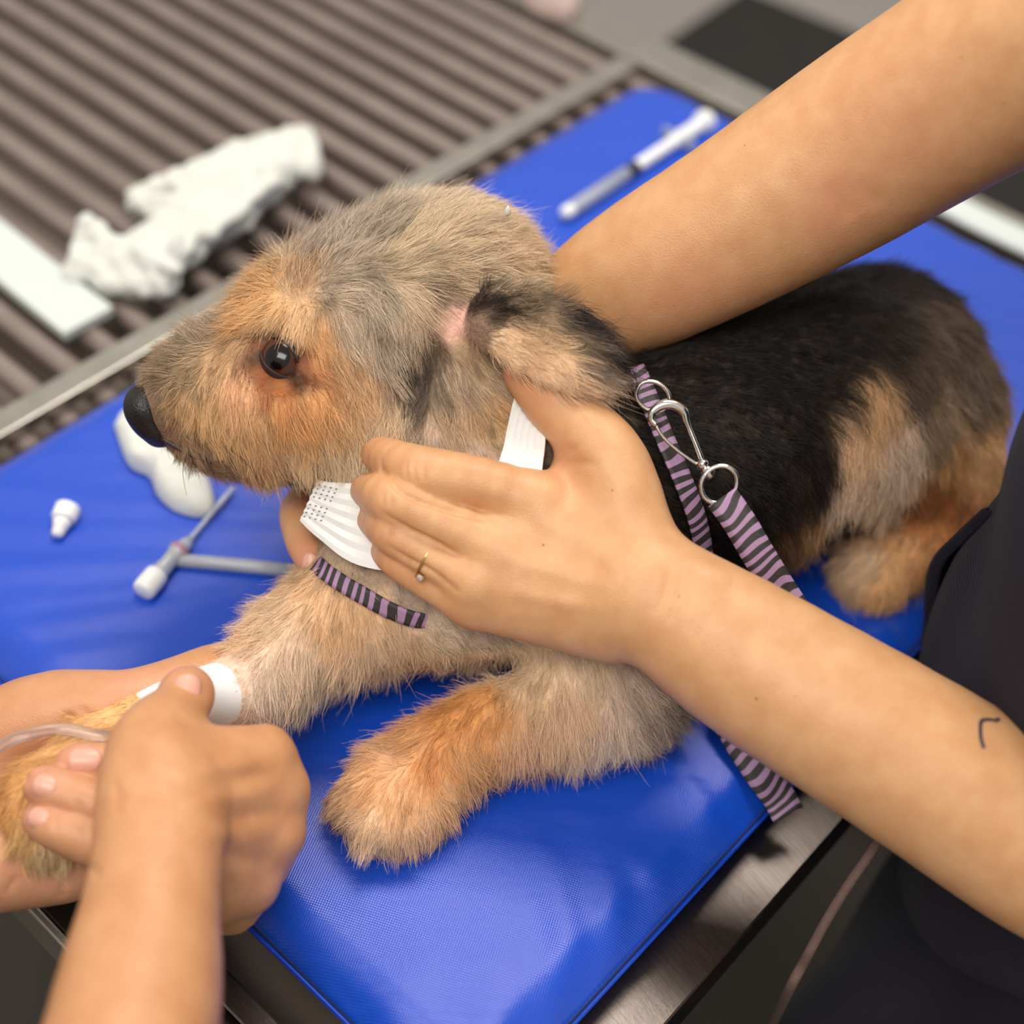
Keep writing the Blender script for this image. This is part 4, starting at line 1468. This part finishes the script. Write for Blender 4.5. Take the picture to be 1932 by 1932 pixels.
# ------------------------------------------------------------------ straps
def zebra(name, c1, c2):
    m_ = mat(name, c1, 0.6, noise=None, bump=(1500, 0.3, 0.0004))
    nt_ = m_.node_tree
    b_ = nt_.nodes['Principled BSDF']
    uvn = nt_.nodes.new('ShaderNodeUVMap')
    wv = nt_.nodes.new('ShaderNodeTexWave')
    wv.inputs['Scale'].default_value = 52
    wv.inputs['Distortion'].default_value = 9.0
    wv.inputs['Detail'].default_value = 1.0
    wv.inputs['Detail Scale'].default_value = 0.7
    nt_.links.new(uvn.outputs[0], wv.inputs['Vector'])
    rp = nt_.nodes.new('ShaderNodeValToRGB')
    rp.color_ramp.elements[0].position = 0.50
    rp.color_ramp.elements[0].color = (*c1, 1)
    rp.color_ramp.elements[1].position = 0.62
    rp.color_ramp.elements[1].color = (*c2, 1)
    nt_.links.new(wv.outputs['Fac'], rp.inputs[0])
    nt_.links.new(rp.outputs[0], b_.inputs['Base Color'])
    return m_


zebra_m = zebra('zebra_strap', lin('#332e2e'), lin('#a583a6'))


def ribbon(name, pts, nrms, width, thick, m_, parent, sub=6, ripple=None):
    n_in = len(pts)
    wd = np.full(n_in, width) if np.isscalar(width) else np.asarray(width, float)
    arr = catmull(np.concatenate([np.asarray(pts), np.asarray(nrms), wd[:, None]], 1), sub)
    p, nn, wd = arr[:, :3], arr[:, 3:6], arr[:, 6]
    tan = np.gradient(p, axis=0)
    tan /= np.linalg.norm(tan, axis=1)[:, None]
    nn = nn - tan * (nn * tan).sum(1)[:, None]
    nn /= np.maximum(np.linalg.norm(nn, axis=1), 1e-9)[:, None]
    sd = np.cross(tan, nn)
    cum = np.concatenate([[0], np.cumsum(np.linalg.norm(np.diff(p, axis=0), axis=1))])
    cols = 13 if ripple else 5
    s = np.linspace(-1, 1, cols)
    bm_ = bmesh.new()
    uvl = bm_.loops.layers.uv.new('UVMap')
    top, bot, uvs = [], [], {}
    for i in range(len(p)):
        rt, rb = [], []
        for j in range(cols):
            off = ripple[0] * (((j % 2) * 2 - 1)) * (1 if 0 < j < cols - 1 else 0) if ripple else 0
            a = bm_.verts.new(p[i] + sd[i] * (s[j] * wd[i] / 2) + nn[i] * (thick / 2 + off))
            c = bm_.verts.new(p[i] + sd[i] * (s[j] * wd[i] / 2) - nn[i] * (thick / 2 - off))
            uvs[a] = uvs[c] = (cum[i], s[j] * wd[i] / 2)
            rt.append(a)
            rb.append(c)
        top.append(rt)
        bot.append(rb)
    fs = []
    for i in range(len(p) - 1):
        for j in range(cols - 1):
            fs.append(bm_.faces.new((top[i][j], top[i][j + 1], top[i + 1][j + 1], top[i + 1][j])))
            fs.append(bm_.faces.new((bot[i][j], bot[i + 1][j], bot[i + 1][j + 1], bot[i][j + 1])))
        fs.append(bm_.faces.new((top[i][0], top[i + 1][0], bot[i + 1][0], bot[i][0])))
        fs.append(bm_.faces.new((top[i][-1], bot[i][-1], bot[i + 1][-1], top[i + 1][-1])))
    for e in (0, -1):
        for j in range(cols - 1):
            fs.append(bm_.faces.new((top[e][j], top[e][j + 1], bot[e][j + 1], bot[e][j])))
    for f_ in fs:
        for lp_ in f_.loops:
            lp_[uvl].uv = uvs[lp_.vert]
    return from_bm(name, bm_, m_, parent, smooth=not ripple)


def on_dog_ribbon(name, pix, width, off, m_, parent, thick=.0015, dflt=.70, ripple=None):
    offs_ = [off] * len(pix) if np.isscalar(off) else off
    q = [on_dog(x, y, f_, dflt) for (x, y), f_ in zip(pix, offs_)]
    return ribbon(name, [a for a, _ in q], [b__ for _, b__ in q], width, thick, m_, parent, ripple=ripple)


harness = thing('dog_harness', 'purple zebra striped harness strap around the chest and shoulder of the dog', 'harness')
on_dog_ribbon('shoulder_strap', [(1196, 715), (1212, 760), (1238, 830), (1268, 900), (1292, 960), (1305, 1010), (1312, 1060)], .0105, .0075, zebra_m, harness)
on_dog_ribbon('chest_strap', [(598, 1064), (620, 1083), (650, 1102), (690, 1124), (735, 1147), (785, 1167), (830, 1180)], .0085, [.0005, .0022, .0024, .0024, .0022, .0012, -.004], zebra_m, harness)


def ring_path(c, ax1, ax2, r1_, r2_, n=28):
    return [c + ax1 * (r1_ * math.cos(t)) + ax2 * (r2_ * math.sin(t)) for t in np.linspace(0, 2 * math.pi, n, endpoint=False)]


def pix_dirs(px, py, dep, dx, dy):
    a = unit(PD(px + dx, py + dy, dep) - PD(px, py, dep))
    return a, unit(np.cross(a, unit(ray(px, py))))


LD = 0.676      # clasp and leash hang a little in front of the shoulder
a1, a2 = pix_dirs(1232, 745, .69, 1, .6)
sweep('d_ring', ring_path(PD(1232, 748, .690), a1, a2, .0085, .0068), .0011, chrome, harness, 8, closed=True)

leash = thing('dog_leash', 'purple zebra striped leash with a silver trigger clasp running under the arm', 'leash')
# clasp: hook, gate, swivel
hook = [(1238, 802), (1230, 792), (1232, 776), (1250, 764), (1272, 764), (1290, 776), (1296, 796), (1308, 826), (1320, 856), (1328, 880)]
hp = catmull([PD(x, y, LD + .004) for x, y in hook], 5)
sweep('clasp_hook', hp, np.interp(np.linspace(0, 1, len(hp)), [0, .12, .35, .55, .7, 1], [.0017, .0016, .0026, .0024, .0013, .0014]), chrome, leash, 10)
gt = catmull([PD(x, y, LD + .005) for x, y in ((1236, 800), (1252, 826), (1278, 850), (1306, 870), (1324, 880))], 4)
sweep('clasp_gate', gt, .0009, chrome, leash, 8)
lathe('swivel', PD(1320, 868, LD + .003), PD(1344, 902, LD + .002), [(0, .0016), (.15, .0030), (.3, .0032), (.42, .0018), (.55, .0034), (.75, .0036), (.9, .0022), (1, .0018)], chrome, leash, 14)
b1, b2 = pix_dirs(1356, 912, LD, 1, .75)
sweep('leash_ring', ring_path(PD(1357, 914, LD), b2, b1, .0092, .0080), .0013, chrome, leash, 8, closed=True)
lpts = [PD(1362, 938, .676), PD(1395, 985, .675), PD(1430, 1045, .676), PD(1470, 1110, .680), PD(1515, 1180, .690), P(1570, 1270, .030), P(1570, 1345, .008), P(1500, 1380, .005),
        P(1420, 1365, .006), P(1362, 1350, .010), P(1395, 1395, .010), P(1440, 1465, .004), P(1468, 1503, -.004), P(1487, 1538, -.009)]
ln_ = [unit(unit(CAM - p) + np.array([-.15, .1, .2])) for p in lpts[:5]] + [Z * 1.0 for p in lpts[5:10]] + [unit(unit(CAM - p) + np.array([.2, .1, .3])) for p in lpts[10:]]
ribbon('leash_strap', lpts, ln_, [.0155] * 5 + [.012] * 5 + [.0175] * 4, .0018, zebra_m, leash)

# ------------------------------------------------------------------ white pleated band round the neck
band_m = mat('white_nonwoven', lin('#f3f2f0'), 0.8, spec=0.2, noise=(70, 0.15, lin('#e8e7e5')), bump=(1200, 0.3, 0.0004), sss=0.08)
dot_m = mat('grey_print', lin('#6f7684'), 0.8, noise=(100, 0.3, lin('#858b97')))
band = thing('neck_wrap', 'white pleated fabric band wrapped around the neck of the dog under the hand', 'bandage')
bp_ = [PD(584, 944, .716)] + [h[0] + h[1] * .0050 for h in BANDPT]
bn_ = [unit(unit(CAM - bp_[0]) + np.array([-.5, 0, 0]))] + [unit(h[1] + .3 * unit(CAM - h[0])) for h in BANDPT]
ribbon('band', bp_, bn_, [.0225, .030, .040, .038, .030, .024, .0205, .0195, .0195, .0195], .0016, band_m, band, ripple=(.00055,))
# dotted print at the loose end
bvh_b = None
for o_ in band.children:
    me_ = o_.data
    vv = [v.co.copy() for v in me_.vertices]
    bvh_b = BVHTree.FromPolygons(vv, [tuple(p.vertices) for p in me_.polygons])
dots = bmesh.new()
for iy in range(9):
    for ix in range(4):
        if iy == 4:
            continue
        x = 603 - iy * 3.6 + ix * 10.5
        y = 915 + iy * 7.4 + ix * 2.6
        h = bvh_b.ray_cast(Vector(CAM), Vector(unit(ray(x, y))))
        if h[0] is None:
            continue
        p, nn = np.array(h[0]), -unit(ray(x, y))
        a = axes_from(nn)
        box_bm(dots, p + nn * .0003, a[1], a[2], a[0], .00052, .0003, .0002)
od = from_bm('printed_dot_pattern', dots, dot_m, band, smooth=False)
od['kind'] = 'stuff'

# ------------------------------------------------------------------ white tape round the foreleg
tape = thing('tape_wrap', 'white medical tape wound around the held out foreleg of the dog', 'tape')
t0, t1 = P(474, 1292, .052), P(345, 1336, .056)
lathe('tape_band', t0, t1, [(0, .0150), (.0, .0162), (.06, .0168), (.5, .0164), (.94, .0158), (1, .0155), (1, .0140)], white_tape, tape, 36)
lathe('tape_strip', P(322, 1340, .057), P(274, 1362, .058), [(0, .0140), (0, .0152), (.5, .0150), (1, .0146), (1, .0135)], white_tape, tape, 30)

# ------------------------------------------------------------------ clear drip tube
tube_m = mat('clear_tube', lin('#efe6e2'), 0.12, spec=0.5, trans=0.85, noise=(40, 0.1, lin('#f4eeea')))
tp = catmull([P(-90, 1500, .085), P(0, 1408, .088), (P(60, 1384, .088)), P(120, 1375, .086), P(190, 1388, .084), P(250, 1388, .086), P(300, 1370, .084)], 8)
o = sweep('drip_tube', tp, .0026, tube_m, None, 14)
tag(o, 'clear plastic drip tube arching over the upturned palm towards the taped leg', 'tube')

# ------------------------------------------------------------------ gold ring
HR = [HOLD.hit(x, y) for x, y in ((818, 1030), (806, 1055), (795, 1082))]
ring = thing('finger_ring', 'thin gold ring with one small clear stone on the hand gripping the dog', 'ring')
fc_ = PD(808, 1052, .6725)
fax = unit(PD(742, 1004, .675) - PD(895, 1096, .671))
fa_ = axes_from(fax, unit(CAM - fc_))
sweep('ring_band', ring_path(fc_, fa_[1], fa_[2], .01085, .01085, 40), .00062, gold, ring, 8, closed=True)
gem_m = mat('clear_stone', lin('#f4eef0'), 0.05, spec=0.8, trans=0.6, noise=(400, 0.3, lin('#d9c8d4')))
sp = HOLD.hit(797, 1083)
gp, gn = sp if sp else (fc_, unit(CAM - fc_))
gt_ = gp + gn * .0022
lathe('stone', gp + gn * .0006, gp + gn * .0036, [(0, .0003), (.55, .0017), (.7, .0018), (1, .0011)], gem_m, ring, 8)
ga = axes_from(gn)
for k in range(4):
    t = k * math.pi / 2 + .4
    d_ = ga[1] * math.cos(t) + ga[2] * math.sin(t)
    sweep('prong', [gp + gn * .0003 + d_ * .0008, gp + gn * .0016 + d_ * .0017, gp + gn * .0030 + d_ * .0018], .00028, gold, ring, 6)

# ------------------------------------------------------------------ small things on the mat
def soft_lump(name, outline, z0, h, seed, m_, amp=.25, freq=60, exp=.5, res=64, skirt=.003):
    """a rumpled piece of cloth: domed height field inside an outline given in world xy, closed underneath"""
    r_ = np.random.default_rng(seed)
    out = catmull(np.vstack([outline, outline[:1]]), 8)[:-1]
    c = out.mean(0)
    n = len(out)
    rings = 22
    ph = r_.random((7, 3)) * 6.28
    dirs = r_.normal(0, 1, (7, 2))
    fr_ = freq * (0.5 + r_.random(7) * 1.6)
    v = []

    def hgt(xy, t):
        base = (1 - t ** 4) ** exp
        s = 0
        for k in range(7):
            d_ = dirs[k] / np.linalg.norm(dirs[k])
            a_ = np.sin((xy @ d_) * fr_[k] + ph[k, 0] + 1.6 * np.sin((xy @ np.array([-d_[1], d_[0]])) * fr_[k] * .6 + ph[k, 1]))
            s += (1 - abs(a_)) * .5 if k < 4 else .3 * a_
        s /= 3
        return z0 + skirt * (1 - t) + h * base * (1 - amp + amp * 2 * s)
    for i in range(rings + 1):
        t = i / rings
        for k in range(n):
            xy = c + (out[k] - c) * t
            v.append((*xy, hgt(xy, t) if t < 1 else z0 + h * .10))
    base_i = len(v)
    for k in range(n):
        v.append((*(c + (out[k] - c) * .985), z0))
    f = []
    for i in range(rings):
        for k in range(n):
            l = (k + 1) % n
            f.append((i * n + k, i * n + l, (i + 1) * n + l, (i + 1) * n + k))
    for k in range(n):
        l = (k + 1) % n
        f.append((rings * n + k, rings * n + l, base_i + l, base_i + k))
    bm_ = bmesh.new()
    add_geo(bm_, v, f)
    bmesh.ops.remove_doubles(bm_, verts=bm_.verts[:], dist=1e-6)
    bm_.verts.ensure_lookup_table()
    return from_bm(name, bm_, m_, None)


def xy(pix, z):
    return np.array([P(x, y, z)[:2] for x, y in pix])


GZ = TZ - .004
cw = [cone(P(x0, y0, z0), P(x1, y1, z1), r0, r1, k) for (x0, y0, z0, r0), (x1, y1, z1, r1), k in (
    ((170, 505, -.026, .012), (300, 490, -.022, .016), .012), ((300, 490, -.022, .016), (430, 400, -.020, .017), .012),
    ((430, 400, -.020, .017), (545, 310, -.022, .014), .012), ((200, 535, -.028, .010), (310, 540, -.028, .010), .012),
    ((135, 520, -.030, .007), (165, 420, -.006, .006), .008), ((165, 420, -.006, .006), (205, 455, -.012, .007), .008),
    ((265, 385, -.018, .009), (380, 395, -.012, .008), .006), ((255, 372, -.024, .008), (330, 345, -.016, .008), .008), ((340, 345, -.02, .010), (450, 290, -.014, .010), .010),
    ((450, 285, -.022, .009), (570, 262, -.016, .008), .008), ((575, 262, -.020, .010), (585, 320, -.022, .010), .008),
    ((230, 500, -.024, .014), (380, 400, -.024, .018), .012), ((380, 400, -.024, .018), (540, 290, -.024, .015), .012),
    ((330, 430, -.010, .006), (480, 330, -.006, .006), .006), ((230, 470, -.012, .006), (330, 510, -.014, .006), .006), ((400, 440, -.010, .005), (520, 340, -.008, .005), .005))]
cvv, cff = sdf_mesh([(0, 'u', cw)], .0022)
cme = fast_mesh('crumpled_cloth', cvv, cff)
cn = np.empty(len(cvv) * 3, np.float32)
cme.vertices.foreach_get('normal', cn)
rr_ = np.random.default_rng(2)
disp = np.zeros(len(cvv))
for k in range(8):
    d_, e_ = unit(rr_.normal(0, 1, 3)), unit(rr_.normal(0, 1, 3))
    f_ = 110 + 160 * rr_.random()
    disp += 1 - np.abs(np.sin(cvv @ d_ * f_ + 1.5 * np.sin(cvv @ e_ * f_ * .5)))
cvv = cvv + cn.reshape(-1, 3) * ((disp - disp.mean()) * .0010)[:, None]
cvv[:, 2] = np.maximum(cvv[:, 2], GZ - .0003)
cvv[:, 2] -= cvv[:, 2].min() - GZ
bpy.data.meshes.remove(cme)
o = link('crumpled_cloth', fast_mesh('crumpled_cloth', cvv, cff), white_cloth)
tag(o, 'crumpled white cloth lying on the dark grate rods behind the dog head', 'cloth')
# flat paper packet
c4 = [P(-60, 366, GZ + .006), P(240, 600, GZ + .006), P(168, 656, GZ + .006), P(-60, 500, GZ + .006)]
ctr = sum(c4) / 4
ax = unit(c4[1] - c4[0])
ay = unit(np.cross(Z, ax))
pk = box('paper_packet', P(30, 500, GZ + .004) - ax * .035, ax, ay, Z, .125, .0205, .004, white_paper, None, .0012)
tag(pk, 'long flat white paper packet lying on the grate beside the crumpled cloth', 'packet')
# wad under the nose
o = soft_lump('cotton_wad', xy([(214, 800), (232, 775), (275, 780), (330, 810), (372, 850), (395, 900), (404, 955), (380, 972), (330, 960), (296, 930), (280, 895), (240, 870)], .004), .0008, .016, 11, white_cloth, .22, 110, .5)
tag(o, 'white folded gauze wad on the blue mat just under the dog nose', 'gauze')
# stopper
st = thing('luer_stopper', 'tiny white plastic stopper lying alone on the blue mat', 'stopper')
s0, s1 = P(127, 962, .0075), P(107, 1012, .0045)
lathe('head', s0 + (s0 - s1) * .18, s0 + (s1 - s0) * .42, [(0, .004), (.05, .0066), (.15, .0074), (.85, .0074), (.95, .0068), (1, .004)], white_plastic, st, 18)
lathe('tip', s0 + (s1 - s0) * .40, s1, [(0, .0056), (.3, .0052), (.35, .0046), (.9, .0036), (1, .0022)], white_plastic, st, 16)
sh = unit(s1 - s0)
# catheter
clear_m = mat('frosted_plastic', lin('#eef1f8'), 0.25, spec=0.5, trans=0.55, noise=(60, 0.2, lin('#e2e7f2')))
cat_t = thing('catheter', 'white capped catheter with a thin clear needle sheath on the blue mat', 'catheter')
k0, k1, k2, k3 = P(268, 1118, .0068), P(300, 1080, .0068), P(358, 1018, .0060), P(442, 918, .0050)
lathe('cap', k0, k1, [(0, .005), (.06, .0066), (.2, .0070), (.8, .0070), (.94, .0064), (1, .0045)], white_plastic, cat_t, 20)
lathe('hub', k1 + (k0 - k1) * .1, k2, [(0, .0042), (.1, .0050), (.3, .0046), (.55, .0050), (.58, .0060), (.68, .0060), (.72, .0046), (.88, .0040), (1, .0026)], clear_m, cat_t, 18)
lathe('blood_chamber', k1 + (k2 - k1) * .55, k1 + (k2 - k1) * .72, [(0, .001), (.2, .0063), (.8, .0063), (1, .001)], mat('pink_mark', lin('#a9798a'), .4, noise=(90, .3, lin('#c09aa8'))), cat_t, 14)
lathe('needle_sheath', k2 + (k1 - k2) * .05, k3, [(0, .0022), (.1, .0014), (.6, .0014), (.62, .0019), (.97, .0018), (1, .0010)], clear_m, cat_t, 12)
o = sweep('straw_tube', [P(318, 1056, .0042), P(400, 1062, .0042), P(470, 1068, .0042), P(560, 1078, .0042)], .0040, clear_m, None, 14)
tag(o, 'short straight clear tube on the blue mat running under the dog leg', 'tube')
# syringe at the far end
syr = thing('syringe', 'slim clear syringe with drawn plunger on the far end of the blue mat', 'syringe')
y0, y1 = P(1068, 402, .006), P(1335, 226, .006)
yv = y1 - y0


def sy(t):
    return y0 + yv * t


lathe('barrel', sy(0.02), sy(.41), [(0, .0012), (.04, .0026), (.07, .0052), (.12, .0056), (1, .0056)], clear_m, syr, 18)
lathe('tip_cap', sy(-.02), sy(.045), [(0, .003), (.2, .0052), (.8, .0054), (1, .004)], white_plastic, syr, 14)
lathe('rubber_seal', sy(.40), sy(.475), [(0, .002), (.2, .0052), (.45, .0046), (.6, .0054), (1, .005)], rubber_black, syr, 14)
lathe('plunger_rod', sy(.47), sy(.96), [(0, .0040), (.02, .0050), (.55, .0050), (.58, .0060), (.97, .0062), (1, .0058)], white_plastic, syr, 14)
lathe('thumb_rest', sy(.95), sy(1.0), [(0, .006), (.1, .0092), (.9, .0092), (1, .006)], white_plastic, syr, 18)
ws = unit(np.cross(Z, yv))
box('finger_flange', sy(.78), unit(yv), ws, Z, .0012, .016, .005, clear_m, syr, .0008)
# folded white towel beyond the mat edge
tw = thing('paper_towel', 'strip of folded white paper towel along the table rim past the mat', 'towel')
twp = catmull([T(-.420, .00, TZ + .0055), T(-.417, .06, TZ + .0060), T(-.419, .12, TZ + .0055), T(-.418, .20, TZ + .0060), T(-.417, .265, TZ + .0055)], 8)
sweep('fold', twp, .0050, white_paper, tw, 14, up=Z, ry=.0150)
# small pale tissue on the grate at the far corner
o = soft_lump('pink_tissue', xy([(985, -25), (1015, -35), (1060, -30), (1095, -5), (1090, 30), (1060, 42), (1010, 28), (985, 5)], TZ), TZ + .001, .030, 21, mat('pale_pink_tissue', lin('#d9bfb4'), .9, noise=(30, .3, lin('#e6d3ca'))), .25, 90, .5)
tag(o, 'small pale pink tissue on the steel rim at the far corner of the grate', 'tissue')
# fleck of fluff on the nape
fl = on_dog(930, 440, .016)
o = lathe('cotton_fleck', fl[0] - np.array([0, 0, .003]), fl[0] + np.array([0, 0, .003]), [(0, .0004), (.2, .0013), (.45, .0017), (.7, .0011), (1, .0003)], white_cloth, None, 10)
tag(o, 'tiny white cotton fleck caught in the fur behind the dog ear', 'fleck')

# ------------------------------------------------------------------ clothing of the assistant
def fabric(name, c1, c2, twill=900, weave=0.5):
    m_ = mat(name, c1, 0.85, spec=0.2, noise=(25, 0.5, c2), bump=(700, 0.3, 0.0006), sheen=0.05)
    nt_ = m_.node_tree
    b_ = nt_.nodes['Principled BSDF']
    tc_ = nt_.nodes.new('ShaderNodeTexCoord')
    mp_ = nt_.nodes.new('ShaderNodeMapping')
    mp_.inputs['Rotation'].default_value = (0.3, 0.5, 0.2)
    wv = nt_.nodes.new('ShaderNodeTexWave')
    wv.bands_direction = 'Z'
    wv.inputs['Scale'].default_value = twill / 4
    nt_.links.new(tc_.outputs['Object'], mp_.inputs[0])
    nt_.links.new(mp_.outputs[0], wv.inputs['Vector'])
    bp_n = nt_.nodes.new('ShaderNodeBump')
    bp_n.inputs['Strength'].default_value = weave
    bp_n.inputs['Distance'].default_value = 0.0005
    old = b_.inputs['Normal'].links[0].from_socket
    nt_.links.new(wv.outputs['Fac'], bp_n.inputs['Height'])
    nt_.links.new(old, bp_n.inputs['Normal'])
    nt_.links.new(bp_n.outputs[0], b_.inputs['Normal'])
    return m_


navy = fabric('navy_twill', lin('#201c2b'), lin('#1a1724'))
navy_dark = fabric('navy_trouser', lin('#1d1b26'), lin('#16151d'), 900, 0.0)
brown_cord = mat('brown_cord', lin('#665048'), 0.8, noise=(200, 0.4, lin('#54413c')), bump=(900, 0.5, 0.0008))


def wrinkle(v, amp, seed, freq=22):
    r_ = np.random.default_rng(seed)
    out = np.zeros(len(v))
    for k in range(6):
        d_ = unit(r_.normal(0, 1, 3) * np.array([1, 1, .45]))
        e_ = unit(r_.normal(0, 1, 3))
        f_ = freq * (0.6 + r_.random() * 1.5)
        out += np.sin(v @ d_ * f_ + 1.8 * np.sin(v @ e_ * f_ * .5 + r_.random() * 6) + r_.random() * 6) / (1 + .3 * k)
    return out * amp


def cloth_shape(name, layers, res, amp, seed, m_, parent, freq=22):
    v, f = sdf_mesh(layers, res)
    me0 = fast_mesh(name, v, f)
    n = np.empty(len(v) * 3, np.float32)
    me0.vertices.foreach_get('normal', n)
    v = v + n.reshape(-1, 3) * wrinkle(v, amp, seed, freq)[:, None]
    bpy.data.meshes.remove(me0)
    return link(name, fast_mesh(name, v, f), m_, parent), v, f


TC = (-.03, .366)
top_l = [(0, 'u', [ecap(T(-.03, .396, -.14), T(*TC, .06), .142, .112, .140, .113, U, .03), ecap(T(*TC, .06), T(*TC, .20), .142, .113, .140, .114, U, .03), ecap(T(*TC, .20), T(-.01, .375, .40), .140, .114, .13, .09, U, .03)]
          + chain([(T(.10, .38, .40), .070), (T(.118, .415, .25), .064)], .03) + chain([(T(-.10, .345, .42), .070), (T(-.09, .275, .378), .062)], .03))]
scrub, _, _ = cloth_shape('scrub_top', top_l, .004, .0022, 4, navy, assistant, 26)
leg_l = [(0, 'u', [ecap(T(-.12, .400, -.19), T(.15, .415, -.19), .13, .118, .13, .118, Z, .03)]
          + chain([(T(-.11, .40, -.20), .115), (T(-.10, .41, -.55), .11), (T(-.10, .42, FLOOR_Z + .05), .070)], .02)
          + chain([(T(.14, .413, -.22), .120), (T(.14, .41, -.55), .115), (T(.10, .43, FLOOR_Z + .05), .070)], .02))]
trs, tv, tf = cloth_shape('trousers', leg_l, .005, .004, 9, navy_dark, assistant, 18)
tb = BVHTree.FromPolygons(tv.tolist(), tf.tolist())


def PH(px, py, rho):
    r_ = ray(px, py)
    return CAM + r_ * (rho / math.hypot(r_[0], r_[1]))


cp_ = []
for x, y in ((1672, 1560), (1640, 1612), (1600, 1670), (1560, 1735), (1525, 1800), (1490, 1865), (1455, 1940), (1430, 2000)):
    h = tb.ray_cast(Vector(CAM), Vector(unit(ray(x, y))))
    d_ = (np.linalg.norm(np.array(h[0]) - CAM) - .012) if h[0] is not None else .72
    cp_.append(CAM + unit(ray(x, y)) * d_)
sweep('drawstring', catmull(cp_, 5), .0025, brown_cord, assistant, 8)
# gaping hip pocket
S_ = catmull([PH(x, y, .552) for x, y in ((1868, 960), (1812, 1010), (1768, 1060), (1754, 1130), (1744, 1200), (1737, 1270), (1733, 1320))], 6)
R_ = catmull([PH(x, y, .540) for x, y in ((1872, 966), (1818, 1018), (1774, 1068), (1764, 1148), (1782, 1195), (1797, 1234), (1782, 1310))], 6)
K_ = catmull([PH(x, y, .580) for x, y in ((1890, 985), (1850, 1050), (1835, 1120), (1825, 1180), (1815, 1240), (1800, 1290), (1790, 1330))], 6)
G_ = [R_, (R_ * .5 + S_ * .5) + unit(np.array([-1, 0, 0])) * .003, S_, (S_ * .5 + K_ * .5), K_]
n_ = len(S_)
gv = np.concatenate(G_)
gf = [(a * n_ + i, a * n_ + i + 1, (a + 1) * n_ + i + 1, (a + 1) * n_ + i) for a in range(4) for i in range(n_ - 1)]
pm = fast_mesh('hip_pocket', gv, gf)
pko = link('hip_pocket', pm, navy, scrub)
sol = pko.modifiers.new('thickness', 'SOLIDIFY')
sol.thickness = .0016
sweep('pocket_hem', R_, .0013, navy, scrub, 8)

# ------------------------------------------------------------------ clothing of the second person (mostly out of the picture)
tunic = fabric('grey_tunic', lin('#3a3d4a'), lin('#30333e'))
BT = (.70, .10)
vt = [(0, 'u', [ecap(T(*BT, -.25), T(*BT, .22), .16, .11, .16, .11, V, .03), ecap(T(*BT, .22), T(.72, .10, .37), .16, .11, .14, .08, V, .03)]
       + chain([(T(.72, .27, .355), .066), (T(.68, .285, .25), .062)], .03) + chain([(T(.72, -.07, .355), .066), (T(.69, -.12, .24), .060)], .03))]
cloth_shape('tunic', vt, .006, .002, 14, tunic, vet, 24)
